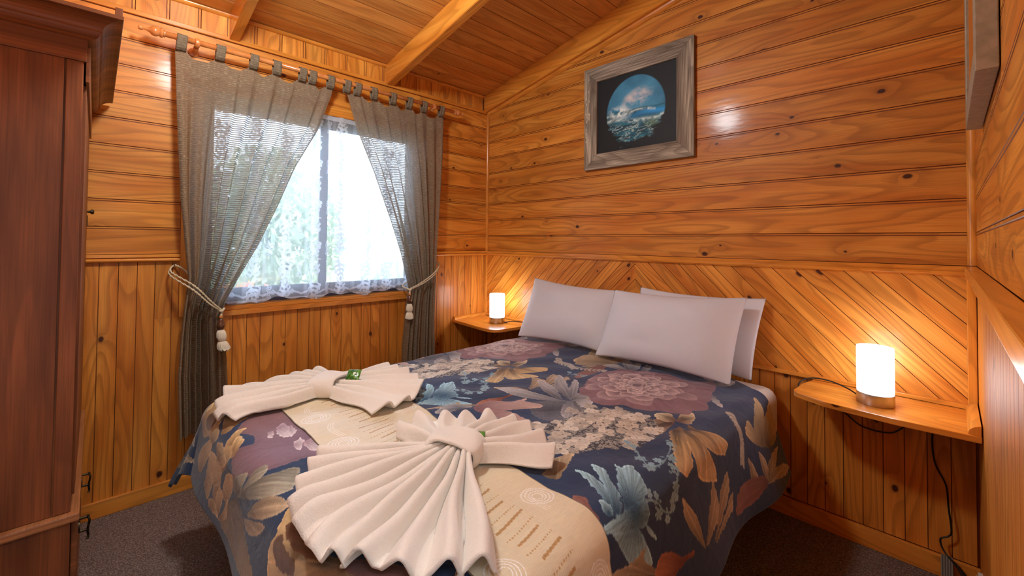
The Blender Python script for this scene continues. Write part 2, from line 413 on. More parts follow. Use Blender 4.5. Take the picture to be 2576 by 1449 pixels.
poly=[(0,1.147),(-.014,1.147)]+[(-.014,1.151),(-.02,1.153),(-.02,1.162),(-.0165,1.1635),(-.0165,RAIL-.001),(-.014,RAIL),(0,RAIL)]
quad_trim('trim_5',poly,.013,RW-.02,0)
def beadstrip(name,cx,cy,z0,z1,r=.014):
    o=lathe(name,[(r,z0),(r,z1)],(cx,cy,0),M_pine1,seg=16)
    l=o.data.uv_layers.new(name='UVMap')
    for lp in o.data.loops:
        c_=o.data.vertices[lp.vertex_index].co; l.data[lp.index].uv=(c_.z,math.atan2(c_.y-cy,c_.x-cx)*r+3.3)
    return setp(o,kind='structure')
beadstrip('trim_6',.004,-.004,RAIL,2.335)
beadstrip('trim_7',RW-.006,-.006,RAIL+.003,ceilz(RW)-.02,r=.018)
trim('trim_8',(.0,-.02,.655),(.013,-.0,1.147),grain=2)                    # left end of chevron panel
trim('trim_9',(2.744,-.02,.655),(2.769,0,1.149),grain=2)
trim('trim_10',(.013,-.02,.652),(2.757,0,.669),grain=0)
trim('baseboard_back',(0,-.018,0),(RW,0,.078),grain=0)
# right wall ------------------------------------------------------------
pr_=Planks(); 
b=len(pr_.V)
DY0,DY1,DZ=-2.86,-2.06,2.04     # doorway the photograph was taken from
for lo,hi in (((RW+.01,DY1,0),(RW+.12,.12,3.02)),((RW+.01,FY-.1,0),(RW+.12,DY0,3.02)),((RW+.01,DY0,DZ),(RW+.12,DY1,3.02))): pr_.slab(lo,hi)
zz=RAIL;k=0
while zz<3.0:
    w=.1263 if k==0 else .13
    pr_.add((RW,DY1 if zz<DZ else FY,zz),Y,Z,-X,-(DY1 if zz<DZ else FY),min(w,3.02-zz)); zz+=w;k+=1
yy=DY1
while yy<-.03:
    pr_.add((RW,yy,.0),Z,Y,-X,1.16,.131,bead=0,mid=True,tint=1.0+R.random()*.16); yy+=.131
o=pr_.build('wall_right'); setp(o,kind='structure')
trim('trim_11',(RW-.032,DY1+.07,1.150),(RW,-.02,RAIL+.001))
trim('baseboard_right',(RW-.004,DY1+.07,0),(RW,-.018,.07))
dr_=thing('door_1',(RW,-2.46,0),None,None); setp(dr_,kind='structure')
for lo,hi in (((RW-.0,DY1-.02,0),(RW+.12,DY1,DZ)),((RW-.0,DY0,0),(RW+.12,DY0+.02,DZ)),((RW-.0,DY0,DZ-.02),(RW+.12,DY1,DZ))): box('jamb',lo,hi,M_pine1,dr_,grain=2,bev=.002)
for lo,hi in (((RW-.016,DY1-.01,0),(RW,DY1+.06,DZ+.06)),((RW-.016,DY0-.06,0),(RW,DY0+.01,DZ+.06)),((RW-.016,DY0+.01,DZ-.01),(RW,DY1-.01,DZ+.06))): box('architrave',lo,hi,M_pine1,dr_,grain=2,bev=.002)
# hallway outside the doorway
M_hall=plain('hall_paint',(236,228,212),.7)
for nm,lo,hi in (('floor_hall',(RW+.12,-4.2,-.05),(4.3,-.6,0)),('ceiling_hall',(RW+.12,-4.2,2.40),(4.3,-.6,2.45)),('wall_hall',(4.2,-4.2,0),(4.3,-.6,2.40)),('wall_hall_end',(RW+.12,-4.3,0),(4.3,-4.2,2.4)),('wall_hall_far',(RW+.12,-.6,0),(4.3,-.5,2.4))):
    setp(box(nm,lo,hi,M_carpet if 'floor' in nm else M_hall,bev=0),kind='structure')
# wall behind the camera
pf=Planks(); pf.slab((-.12,FY-.12,0),(RW+.12,FY-.01,3.02))
zz=RAIL
while zz<3.0: pf.add((0,FY,zz),X,Z,Y,RW,min(.13,3.02-zz),clip=CPn); zz+=.13
xx=0
while xx<RW: pf.add((xx,FY,0),Z,X,Y,RAIL,.131,bead=0,mid=True); xx+=.131
o=pf.build('wall_front'); setp(o,kind='structure')
# ceiling: sloping lining boards running front to back --------------------
pc=Planks(); S=V3((1,0,.2)).normalized(); NC=V3((.2,0,-1)).normalized()
b=len(pc.V); 
pc.V+=[V3(p) for p in ((-.12,FY-.1,ceilz(-.12)+.01),(RW+.12,FY-.1,ceilz(RW+.12)+.01),(RW+.12,.12,ceilz(RW+.12)+.01),(-.12,.12,ceilz(-.12)+.01),(-.12,FY-.1,ceilz(-.12)+.1),(RW+.12,FY-.1,ceilz(RW+.12)+.1),(RW+.12,.12,ceilz(RW+.12)+.1),(-.12,.12,ceilz(-.12)+.1))]
for f in ((0,3,2,1),(4,5,6,7),(0,1,5,4),(1,2,6,5),(2,3,7,6),(3,0,4,7)): pc.F.append(tuple(b+i for i in f)); pc.mi.append(1); pc.uv+=[(0,0)]*4; pc.ti+=[(1,1,1,1)]*4
q=0
while q<2.86:
    pc.add(V3((0,FY,ceilz(0)))+S*q,Y,S,NC,-FY,min(.1175,2.86-q),bead=0,g=.003,tint=.86+R.random()*.2); q+=.1175
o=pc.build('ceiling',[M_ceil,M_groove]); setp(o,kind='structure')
# rafters
for i,(y0,y1) in enumerate(((-.05,-.001),(-.937,-.885),(-1.852,-1.806),(-2.76,-2.71))):
    bm=bmesh.new()
    vs=[]
    for yv in (y0,y1):
        for x_,dz in ((0.0,0),(RW,0)):
            vs+= [bm.verts.new((x_,yv,ceilz(x_)+.002)),bm.verts.new((x_,yv,2.328+.196*x_))]
    a=vs
    for f in ((0,2,3,1),(4,5,7,6),(0,4,6,2),(1,3,7,5),(0,1,5,4),(2,6,7,3)): bm.faces.new([a[j] for j in f])
    bmesh.ops.recalc_face_normals(bm,faces=bm.faces); bmesh.ops.bevel(bm,geom=list(bm.edges),offset=.003,segments=2,affect='EDGES')
    o=frombm('trim_%d'%(20+i),bm,M_pine1,grain=0); setp(o,kind='structure')
# cover strip under the wall rafter, sloping
bm=bmesh.new(); a=[]
for x_ in (0.02,RW-.02):
    zb=2.328+.196*x_
    for dy,dz in ((0,.003),(-.024,.003),(-.021,-.009),(-.012,-.018),(0,-.022)): a.append(bm.verts.new((x_,-.001+dy,zb+dz)))
for j in range(5): bm.faces.new((a[j],a[(j+1)%5],a[5+(j+1)%5],a[5+j]))
bm.faces.new(a[:5]); bm.faces.new(a[5:][::-1]); bmesh.ops.recalc_face_normals(bm,faces=bm.faces)
setp(frombm('trim_24',bm,M_pine1,grain=0),kind='structure')
# window -------------------------------------------------------------------
win=thing('window_1',(0,-1.315,.9),None,None); setp(win,kind='structure')
box('architrave',(0,AW0,.868),(.022,WY0+.004,WZ1+.06),M_pine1,win,grain=2,bev=.003)
box('architrave',(0,WY1-.004,.868),(.022,AW1,WZ1+.06),M_pine1,win,grain=2,bev=.003)
box('architrave',(0,WY0+.004,WZ1-.002),(.022,WY1-.004,WZ1+.06),M_pine1,win,grain=1,bev=.003)
box('window_sill',(-.1,WY0-.01,WZ0-.025),(.018,WY1+.01,WZ0),M_pine1,win,grain=1,bev=.004)
box('apron',(0.0,WY0+.004,.852),(.02,WY1-.004,WZ0-.025),M_pine1,win,grain=1,bev=.003)
for lo,hi,g in (((-.1,WY0-.014,WZ0),(.0,WY0,WZ1+.01),2),((-.1,WY1,WZ0),(0,WY1+.014,WZ1+.01),2),((-.1,WY0,WZ1),(0,WY1,WZ1+.014),1)):
    box('jamb',lo,hi,M_pine1,win,grain=g,bev=0)
M_alu=plain('dark_aluminium',(70,72,88),.45,.6)
def frame(name,y0,y1,z0,z1,x0,x1,t,parent,tb=None):
    bm=bmesh.new(); tb=tb or t
    for lo,hi in (((x0,y0,z0),(x1,y0+t,z1)),((x0,y1-t,z0),(x1,y1,z1)),((x0,y0+t,z0),(x1,y1-t,z0+tb)),((x0,y0+t,z1-t),(x1,y1-t,z1))): bmbox(bm,lo,hi,.001)
    return frombm(name,bm,M_alu,parent)
frame('window_frame',WY0,WY1,WZ0,WZ1,-.1,-.055,.03,win,.05)
M_glass=None
mt,nt,out=newmat('window_glass'); N=NT(nt); a_=N.n('BsdfTransparent'); g_=N.n('BsdfGlossy'); g_.inputs['Roughness'].default_value=.02
fz=N.n('Fresnel'); fz.inputs['IOR'].default_value=1.45; ms=N.n('MixShader'); N.l(fz.outputs[0],ms.inputs[0]); N.l(a_.outputs[0],ms.inputs[1]); N.l(g_.outputs[0],ms.inputs[2]); N.l(ms.outputs[0],out.inputs[0]); M_glass=mt
for y0,y1,xo in ((WY0+.03,-1.285,-.085),(-1.34,WY1-.03,-.068)):
    s_=frame('sash',y0,y1,WZ0+.045,WZ1-.03,xo-.008,xo+.008,.04,win)
    box('pane',(xo-.002,y0+.04,WZ0+.085),(xo+.002,y1-.04,WZ1-.07),M_glass,s_,bev=0)
# outdoors -------------------------------------------------------------------
M_grass=plain('garden_grass',(96,120,70),.9,noise=(6,(150,140,100),.3,.7))
o=box('ground',(-30,-14,-.6),(-.13,16,-.5),M_grass,bev=0); setp(o,kind='structure')
def leafmat(name,c1,c2):
    mt,nt,out=newmat(name); N=NT(nt); oi=N.n('NewGeometry')
    c=N.mix(oi.outputs['Random Per Island'],L4(c1),L4(c2)); d=N.n('BsdfDiffuse'); t=N.n('BsdfTranslucent'); N.l(c,d.inputs[0]); N.l(c,t.inputs[0]); m_=N.n('MixShader'); m_.inputs[0].default_value=.5
    N.l(d.outputs[0],m_.inputs[1]); N.l(t.outputs[0],m_.inputs[2]); N.l(m_.outputs[0],out.inputs[0]); return mt
def foliage(name,c,rad,n,mat,parent,size=.07):
    V=[];Fc=[]
    for i in range(n):
        d=rng.normal(size=3); d/=np.linalg.norm(d); rr=rng.random()**.4
        p=np.array(c)+d*np.array(rad)*rr
        a=rng.normal(size=3);a/=np.linalg.norm(a); b=np.cross(a,rng.normal(size=3)); b/=np.linalg.norm(b); s=size*(.6+rng.random()*.8)
        k=len(V); V+=[p-a*s,p+b*s*.4,p+a*s,p-b*s*.4]; Fc.append((k,k+1,k+2,k+3))
    return mesh(name,V,Fc,mat,parent)
M_leaf=leafmat('green_leaves',(150,176,150),(214,220,188)); M_leafo=leafmat('orange_leaves',(220,120,60),(240,170,110)); M_bark=plain('bark',(88,70,54),.9)
tr=thing('garden_tree',(-3.4,-.55,-.5),'leafy green tree outside the window behind the lace','tree')
foliage('foliage',(-3.4,-.75,1.4),(.7,.95,1.05),5200,M_leaf,tr,.065); tube('trunk',[(-3.4,-.55,-.5),(-3.35,-.6,.4),(-3.45,-.5,1.4)],[.07,.055,.03],M_bark,tr)
tr=thing('flowering_shrub',(-2.6,-1.25,-.5),'orange-leaved shrub low outside the left of the window','shrub')
foliage('foliage',(-2.6,-1.25,.2),(.6,.75,.6),2600,M_leafo,tr,.05); tube('stem',[(-2.6,-1.25,-.5),(-2.58,-1.25,0),(-2.6,-1.2,.3)],[.03,.025,.012],M_bark,tr)
tr=thing('garden_shrub',(-2.7,.55,-.5),'low green shrub outside the right of the window','shrub')
foliage('foliage',(-2.7,.55,.35),(.6,.8,.55),2400,M_leaf,tr,.05); tube('stem',[(-2.7,.55,-.5),(-2.72,.5,0),(-2.7,.55,.4)],[.03,.02,.01],M_bark,tr)
M_fence=plain('white_fence_paint',(230,230,226),.6)
fe=thing('garden_fence',(-5.0,1.3,-.5),'white railed fence beyond the garden seen through the lace','fence')
for yv in (-.1,1.0,2.1,3.2): box('post',(-5.05,yv-.05,-.5),(-4.95,yv+.05,1.62),M_fence,fe)
for zv in (.9,1.15,1.4): box('rail',(-4.96,-.2,zv),(-4.92,3.3,zv+.07),M_fence,fe)
# ============================================================ BED
BX0,BX1,BYF=.605,2.135,-2.02
bed=thing('bed',(1.37,-1.02,0),'double bed base and mattress in a white fitted sheet under the floral duvet','bed')
M_base=plain('dark_base_fabric',(40,34,32),.9,bumps=(400,.0005))
def rbox(name,lo,hi,r,mat,parent,seg=4):
    bm=bmesh.new(); bmbox(bm,lo,hi,0); bmesh.ops.bevel(bm,geom=list(bm.edges),offset=r,segments=seg,affect='EDGES',profile=.5)
    o=frombm(name,bm,mat,parent,smooth=True); return o
rbox('bed_base',(BX0+.17,BYF+.26,.09),(BX1-.12,-.03,.34),.012,M_base,bed)
rbox('mattress',(BX0,BYF,.342),(BX1+.005,-.028,.59),.06,M_sheet,bed)
for x_ in (BX0+.25,BX1-.25):
    for y_ in (BYF+.4,-.2): lathe('leg',[(.025,0),(.03,.09)],(x_,y_,0),M_black,bed,seg=16)
# ------------------------------------------------------------ duvet surface
# duvet surface: s across (world x, unrolled), t from head edge towards foot (unrolled)
DX0,DX1=.585,2.155; DY1=-2.035; ZT=.625; RR=.075; HEM=.34
def drape(L,fl=.26):  # arc-length L past edge start -> (out, drop)
    q=np.pi/2*RR*.95
    a=np.clip(L,0,q)/RR
    out=RR*np.sin(a); dr=RR*(1-np.cos(a))
    e=np.maximum(L-q,0)
    return out+e*fl, dr+e*.965
def surf(s,t):
    s=np.asarray(s,float);t=np.asarray(t,float)
    xe0,xe1,ye=DX0+RR,DX1-RR,DY1+RR
    a0=np.maximum(xe0-s,0);a1=np.maximum(s-xe1,0);a=a0+a1
    yh=-.11-.75*np.clip(s-1.93,0,.15)*np.exp(-(t/.45)**2)-.22*np.maximum(a1-.05,0)
    y=yh-t
    b=np.maximum(ye-y,0)
    L=(a**3+b**3)**(1/3.); h=np.hypot(a,b)+1e-9
    fl=(.14*b+np.where(a1>0,.30+.12*np.clip(1-t*2,0,1),.30)*a)/(a+b+1e-9)
    fl=fl+.5*(a0*b)/(h*h)
    out,dr=drape(L,fl)
    # waves on the hanging part
    sx=np.where(a1>0,1,-1)
    fall=np.clip((L-.1)/.25,0,1)
    w=fall*(.014*np.sin(y*11+1.0)*(a>b)+.012*np.sin(s*9.0+.5)*(b>=a))
    out=out+w
    x=np.where(a>0,np.where(a1>0,xe1,xe0)+sx*out*a/h,s)
    yy=np.where(b>0,ye-out*b/h,y)
    bump=.006*np.sin(s*7+t*3)*np.cos(t*5.3-s*2)+.003*np.sin(s*17-t*11)+.002*np.sin(s*31+t*23)
    crown=.02*(1-((s-1.37)/.85)**2)*np.clip(t*3+.3,0,1)*np.clip(1-(b/.1),0,1)
    z=ZT-.012+np.clip(1-L/.1,0,1)*(bump)+np.clip(crown,0,1)*(L<.001)*1.0+np.where(L>=.001,0,0)-dr
    z=ZT-.012+bump*np.clip(1-L/.2,0,1)-dr
    return x,yy,z
S0,S1,T0,T1=DX0+RR-.33,DX1-RR+.345,0,(2.035-RR-.11)+.31

# ------------------------------------------------------------ printed pattern
PAT=json.loads('''{"M":[["patch",[1.623,0.966],[[1.514,0.98],[1.549,0.889],[1.64,0.855],[1.717,0.851],[1.763,0.937],[1.717,1.012],[1.651,1.045],[1.581,1.033]]],["greyleaf",[1.623,0.843],[[1.304,0.949],[1.341,0.903],[1.425,0.887],[1.518,0.855],[1.623,0.843],[1.549,0.889],[1.456,0.949],[1.386,0.966]]],["greyleaf",[1.574,0.836],[[1.355,0.747],[1.388,0.726],[1.453,0.745],[1.525,0.798],[1.574,0.836],[1.528,0.843],[1.458,0.827]]],["greyleaf",[1.609,0.827],[[1.346,0.579],[1.409,0.692],[1.474,0.764],[1.546,0.8],[1.609,0.827],[1.537,0.738],[1.425,0.632]]],["greyleaf",[1.605,0.815],[[1.453,0.593],[1.486,0.666],[1.546,0.757],[1.607,0.815],[1.574,0.735],[1.5,0.627]]],["greyleaf",[1.612,0.817],[[1.607,0.812],[1.584,0.747],[1.64,0.742],[1.705,0.807],[1.705,0.846],[1.679,0.865]]],["greyleaf",[1.621,0.829],[[1.621,0.829],[1.623,0.887],[1.658,0.949],[1.719,0.987],[1.796,1.004],[1.761,0.939],[1.71,0.877]]],["bud",[1.39,1.151],[[1.383,1.148],[1.379,1.062],[1.453,1.014],[1.474,0.939],[1.488,0.973],[1.558,0.951],[1.574,0.978],[1.516,1.074],[1.474,1.146],[1.428,1.173]]],["bud",[1.421,1.158],[[1.416,1.163],[1.477,1.124],[1.528,1.086],[1.635,1.091],[1.637,1.12],[1.551,1.134],[1.505,1.173]]],["greyleaf",[1.36,1.209],[[1.344,1.312],[1.306,1.225],[1.337,1.182],[1.383,1.153],[1.372,1.209],[1.372,1.271]]],["lily",[2.001,0.709],[[1.999,0.702],[1.954,0.73],[1.912,0.824],[1.912,0.954],[1.929,1.012],[1.978,0.961],[2.006,0.846]]],["lily",[1.999,0.702],[[2.001,0.706],[1.968,0.745],[1.922,0.726],[1.917,0.697],[1.957,0.668]]],["lily",[2.001,0.702],[[2.001,0.702],[1.992,0.629],[2.01,0.589],[2.036,0.615],[2.047,0.687],[2.024,0.702]]],["lily2",[2.015,0.747],[[2.02,0.798],[2.064,0.879],[2.124,0.983],[2.152,0.975],[2.173,0.949],[2.159,0.908],[2.127,0.867],[2.078,0.798],[2.033,0.735]]],["lily2",[2.024,0.74],[[2.05,0.75],[2.103,0.843],[2.162,0.879],[2.194,0.877],[2.215,0.841],[2.243,0.754],[2.208,0.742],[2.152,0.769],[2.094,0.754]]],["lily2",[2.02,0.73],[[2.043,0.699],[2.082,0.709],[2.143,0.634],[2.178,0.605],[2.199,0.649],[2.169,0.733],[2.131,0.771],[2.075,0.75]]],["tulip",[2.262,0.247],[[2.162,0.339],[2.192,0.296],[2.234,0.252],[2.264,0.255],[2.239,0.336],[2.201,0.392],[2.176,0.387]]],["tulip",[2.274,0.214],[[2.113,0.094],[2.15,0.101],[2.208,0.103],[2.276,0.159],[2.262,0.272],[2.206,0.279],[2.155,0.223]]],["tulip",[2.283,0.173],[[2.157,0.0],[2.199,0.0],[2.26,0.0],[2.292,0.07],[2.288,0.175],[2.26,0.231],[2.206,0.115]]],["blossoms",[1.838,0.971],[[1.642,1.132],[1.698,1.026],[1.707,0.86],[1.81,0.764],[1.926,0.752],[2.008,0.896],[1.964,1.019],[1.926,1.127],[1.859,1.204],[1.747,1.12]]],["sprig",[2.103,0.43],[[2.103,0.43],[2.145,0.466],[2.197,0.454],[2.236,0.481],[2.267,0.502]]],["sprig",[1.199,0.428],[[1.199,0.428],[1.29,0.428],[1.393,0.423],[1.481,0.377]]],["bsprig",[2.057,0.887],[[1.973,1.0],[2.003,1.004],[2.05,1.045],[2.096,1.084],[2.096,1.055],[2.101,1.014],[2.078,0.92],[2.059,0.882]]],["bsprig",[2.164,1.132],[[2.148,1.173],[2.166,1.139],[2.197,1.11],[2.213,1.072],[2.197,1.055]]],["bsprig",[2.164,1.132],[[2.134,1.016],[2.148,1.0],[2.169,1.024],[2.187,1.04]]],["bsprig",[1.365,0.524],[[1.365,0.524],[1.414,0.521],[1.456,0.497]]],["grass",[2.343,0.932],[[2.206,1.002],[2.227,0.978],[2.276,0.937],[2.343,0.93],[2.315,0.963],[2.26,1.004]]],["grass",[2.346,0.923],[[2.234,0.781],[2.297,0.766],[2.327,0.776],[2.334,0.843],[2.346,0.923],[2.313,0.887],[2.274,0.831]]],["grass",[2.36,0.863],[[2.248,0.646],[2.299,0.654],[2.327,0.706],[2.36,0.863],[2.322,0.79],[2.278,0.73]]],["grass",[2.362,0.851],[[2.313,0.629],[2.357,0.658],[2.364,0.805],[2.362,0.851],[2.339,0.721]]],["grass",[2.367,0.308],[[2.271,0.312],[2.311,0.262],[2.369,0.296],[2.325,0.332]]],["grass",[2.367,0.308],[[2.311,0.053],[2.343,0.149],[2.369,0.305],[2.32,0.243]]],["grass",[2.367,0.315],[[2.399,0.0],[2.406,0.06],[2.378,0.235],[2.369,0.315],[2.348,0.211],[2.371,0.058]]],["grass",[2.329,0.43],[[2.262,0.437],[2.294,0.404],[2.339,0.389],[2.325,0.447]]],["red",[2.367,0.308],[[2.385,0.617],[2.343,0.598],[2.322,0.538],[2.325,0.428],[2.339,0.339],[2.369,0.315],[2.388,0.471]]],["blue",[2.129,1.333],[[1.959,1.259],[2.001,1.247],[2.057,1.259],[2.117,1.307],[2.129,1.333],[2.11,1.331],[2.078,1.305],[2.015,1.276]]],["blue",[2.129,1.321],[[1.973,1.204],[2.015,1.197],[2.087,1.242],[2.134,1.293],[2.134,1.324],[2.106,1.302],[2.045,1.249]]],["blue",[2.134,1.252],[[2.02,1.144],[2.038,1.148],[2.047,1.11],[2.089,1.129],[2.127,1.158],[2.145,1.197],[2.136,1.276],[2.094,1.242]]],["blue",[2.122,1.333],[[2.085,1.326],[2.096,1.312],[2.12,1.317],[2.127,1.336],[2.113,1.343]]],["blue",[2.15,1.24],[[2.136,1.379],[2.134,1.338],[2.136,1.29],[2.138,1.216],[2.145,1.182],[2.173,1.182],[2.192,1.199],[2.187,1.247],[2.176,1.3],[2.155,1.348],[2.143,1.384]]],["blue",[2.15,1.24],[[2.155,1.348],[2.169,1.3],[2.185,1.242],[2.229,1.211],[2.278,1.189],[2.288,1.23],[2.257,1.276],[2.199,1.319]]],["blue",[2.164,1.185],[[2.19,1.206],[2.22,1.173],[2.243,1.16],[2.215,1.194]]],["grass",[2.306,1.185],[[2.22,1.379],[2.232,1.312],[2.239,1.252],[2.234,1.213],[2.255,1.23],[2.292,1.182],[2.306,1.185]]],["orange",[2.343,1.05],[[2.306,1.185],[2.278,1.146],[2.29,1.1],[2.318,1.052],[2.327,0.992],[2.336,1.004],[2.334,1.064],[2.346,1.115]]],["grass",[1.952,1.329],[[1.91,1.336],[1.873,1.249],[1.88,1.197],[1.891,1.177],[1.912,1.209],[1.94,1.278],[1.952,1.329]]],["grass",[1.845,1.276],[[1.812,1.297],[1.812,1.24],[1.828,1.211],[1.842,1.252],[1.849,1.317]]],["red",[2.173,1.384],[[2.027,1.36],[2.052,1.341],[2.092,1.365],[2.117,1.367],[2.15,1.384],[2.206,1.37],[2.227,1.396],[2.155,1.43],[2.08,1.398]]],["greyleaf",[1.954,0.324],[[1.938,0.317],[1.973,0.288],[2.029,0.336],[2.068,0.392],[2.036,0.389]]],["greyleaf",[1.938,0.173],[[1.854,0.099],[1.891,0.053],[1.931,0.077],[1.91,0.125]]],["greyleaf",[1.938,0.173],[[1.933,0.175],[1.938,0.07],[1.987,0.017],[1.999,0.099],[1.968,0.159]]],["bud",[1.954,0.0],[[1.95,0.0],[2.017,0.0],[2.103,0.0],[2.082,0.0],[2.013,0.0]]],["grass",[1.393,0.238],[[1.283,0.365],[1.22,0.211],[1.318,0.175],[1.439,0.183],[1.432,0.298],[1.348,0.358]]],["greyleaf",[1.556,0.279],[[1.428,0.322],[1.451,0.25],[1.549,0.267],[1.528,0.296]]],["greyleaf",[1.553,0.267],[[1.451,0.168],[1.467,0.127],[1.532,0.19],[1.558,0.267],[1.518,0.255]]],["greyleaf",[1.558,0.259],[[1.518,0.156],[1.556,0.154],[1.581,0.226],[1.563,0.267]]],["greyleaf",[1.6,0.226],[[1.581,0.149],[1.619,0.166],[1.63,0.24],[1.602,0.238]]],["peony",[1.7,0.459],[[1.581,0.728],[1.511,0.562],[1.488,0.432],[1.505,0.324],[1.574,0.25],[1.668,0.223],[1.77,0.209],[1.854,0.183],[1.905,0.137],[1.964,0.223],[1.982,0.317],[2.017,0.423],[2.029,0.49],[2.008,0.557],[2.008,0.622],[1.903,0.682],[1.868,0.694],[1.81,0.716],[1.747,0.783],[1.693,0.795],[1.64,0.754]]]],"U":[["purple",[1.281,1.744],[[1.136,1.934],[1.118,1.903],[1.153,1.86],[1.087,1.848],[1.013,1.879],[0.945,1.836],[0.845,1.74],[0.852,1.687],[1.302,1.653],[1.472,1.677],[1.376,1.754],[1.367,1.816],[1.358,1.874],[1.292,1.925],[1.204,1.961]]],["white",[1.071,1.773],[[1.071,1.773],[1.045,1.742],[1.111,1.742],[1.195,1.754],[1.188,1.785],[1.143,1.79]]],["white",[1.264,1.78],[[1.264,1.78],[1.227,1.749],[1.264,1.747],[1.309,1.776]]],["white",[1.264,1.747],[[1.264,1.747],[1.264,1.718],[1.346,1.725],[1.325,1.754]]],["white",[1.099,1.807],[[1.099,1.807],[1.092,1.79],[1.155,1.809],[1.146,1.819]]],["white",[1.078,1.732],[[1.078,1.732],[1.167,1.74],[1.206,1.766],[1.141,1.761]]],["greyleaf2",[1.29,1.975],[[1.29,1.975],[1.346,1.917],[1.386,1.864],[1.393,1.819],[1.414,1.809],[1.486,1.845],[1.498,1.867],[1.465,1.908],[1.395,1.941]]],["greyleaf2",[1.29,1.975],[[1.29,1.973],[1.311,1.932],[1.311,1.908],[1.327,1.874],[1.353,1.876],[1.36,1.903]]],["greyleaf2",[1.264,1.994],[[1.185,1.968],[1.246,1.934],[1.29,1.915],[1.295,1.941],[1.281,1.987],[1.218,1.987]]],["grass",[1.374,1.989],[[1.383,1.987],[1.409,1.951],[1.46,1.905],[1.509,1.881],[1.551,1.881],[1.544,1.908],[1.481,1.951]]],["grass",[1.353,2.006],[[1.353,2.006],[1.407,1.987],[1.521,1.946],[1.477,1.992],[1.416,2.016],[1.376,2.016]]],["grass2",[1.29,1.975],[[1.12,2.105],[1.171,2.049],[1.26,1.992],[1.344,2.011],[1.381,2.025],[1.511,2.066],[1.474,2.09],[1.423,2.114],[1.246,2.126],[1.134,2.131]]],["lily2",[1.833,1.872],[[1.574,1.977],[1.588,1.932],[1.565,1.896],[1.56,1.876],[1.635,1.881],[1.696,1.893],[1.775,1.879],[1.838,1.857],[1.887,1.84],[1.908,1.857],[1.882,1.893],[1.63,2.028]]],["brown",[1.833,1.872],[[1.607,1.908],[1.619,1.891],[1.691,1.896],[1.754,1.888],[1.8,1.874],[1.756,1.905],[1.689,1.922],[1.637,1.92]]],["brown",[1.789,1.905],[[1.591,1.956],[1.614,1.922],[1.656,1.937],[1.717,1.929],[1.731,1.951],[1.642,1.982]]],["red",[1.873,1.84],[[1.849,1.869],[1.852,1.831],[1.954,1.783],[2.008,1.814],[1.94,1.872],[1.887,1.864]]],["petal",[0.687,1.963],[[0.635,1.896],[0.703,1.869],[0.838,1.884],[0.854,1.934],[0.759,1.985],[0.687,1.963]]],["petal",[0.936,1.917],[[0.845,1.879],[0.854,1.826],[0.885,1.792],[0.934,1.833],[0.966,1.893],[0.936,1.917]]],["petal",[0.819,2.088],[[0.74,2.069],[0.766,2.016],[0.871,1.953],[0.889,1.994],[0.819,2.088]]],["petal",[0.908,2.102],[[0.894,2.066],[0.887,1.989],[0.98,1.985],[0.992,2.03],[0.962,2.122],[0.908,2.102]]],["petal",[1.029,2.105],[[0.987,2.061],[0.969,1.963],[1.052,1.977],[1.062,2.052],[1.029,2.105]]],["petal",[1.087,1.977],[[1.055,1.997],[1.022,1.92],[1.024,1.896],[1.108,1.927],[1.087,1.977]]],["petal",[1.069,1.903],[[1.024,1.929],[1.001,1.876],[1.006,1.85],[1.069,1.903]]],["petal",[1.132,1.913],[[1.108,1.932],[1.071,1.884],[1.097,1.876],[1.132,1.913]]],["petal",[1.108,1.913],[[1.083,1.917],[1.045,1.886],[1.066,1.876],[1.108,1.913]]],["petal",[1.155,2.061],[[1.099,2.037],[1.111,1.982],[1.181,1.956],[1.202,1.994],[1.155,2.061]]],["petal",[1.087,2.119],[[1.036,2.093],[1.062,2.042],[1.111,2.052],[1.087,2.119]]],["petal",[1.008,2.134],[[0.969,2.119],[1.022,2.098],[1.092,2.126],[1.008,2.134]]],["petal",[0.882,1.965],[[0.826,1.963],[0.803,1.927],[0.833,1.898],[0.927,1.932],[0.882,1.965]]],["petal",[0.619,1.975],[[0.64,1.956],[0.633,1.91],[0.652,1.886],[0.684,1.905],[0.619,1.975]]],["petal",[1.113,2.126],[[1.092,2.126],[1.132,2.086],[1.167,2.037],[1.174,2.09],[1.113,2.126]]],["petal",[0.98,1.985],[[0.941,1.946],[0.996,1.929],[1.092,1.951],[1.048,1.989],[0.98,1.985]]],["brown",[0.738,1.917],[[0.715,1.92],[0.747,1.893],[0.822,1.915],[0.803,1.949],[0.738,1.946]]],["greyleaf2",[0.416,2.093],[[0.461,2.049],[0.572,2.023],[0.591,2.004],[0.635,2.054],[0.477,2.033],[0.447,2.061]]],["greyleaf2",[0.612,1.982],[[0.64,1.953],[0.633,1.913],[0.635,1.888],[0.673,1.934],[0.61,1.985]]],["grass",[0.423,2.086],[[0.405,2.105],[0.428,2.081],[0.442,2.066],[0.691,2.107],[0.486,2.119]]]]}''')
NS,NT_=int((S1-S0)/.0026),int((T1-T0)/.0026)
sg=np.linspace(S0,S1,NS); tg=np.linspace(T0,T1,NT_)
IMG=np.zeros((NS,NT_,3)); 
def vnoise(shape_pts,x,y,seed=0):
    xi=np.floor(x).astype(int); yi=np.floor(y).astype(int); fx=x-xi; fy=y-yi; fx=fx*fx*(3-2*fx); fy=fy*fy*(3-2*fy)
    def h(a,b): 
        n=(a*374761393+b*668265263+seed*1442695041)&0x7fffffff; n=((n^(n>>13))*1274126177)&0x7fffffff; return ((n^(n>>16))&0xffff)/65535.
    return (h(xi,yi)*(1-fx)+h(xi+1,yi)*fx)*(1-fy)+(h(xi,yi+1)*(1-fx)+h(xi+1,yi+1)*fx)*fy
def C(h): return np.array(lin(h))
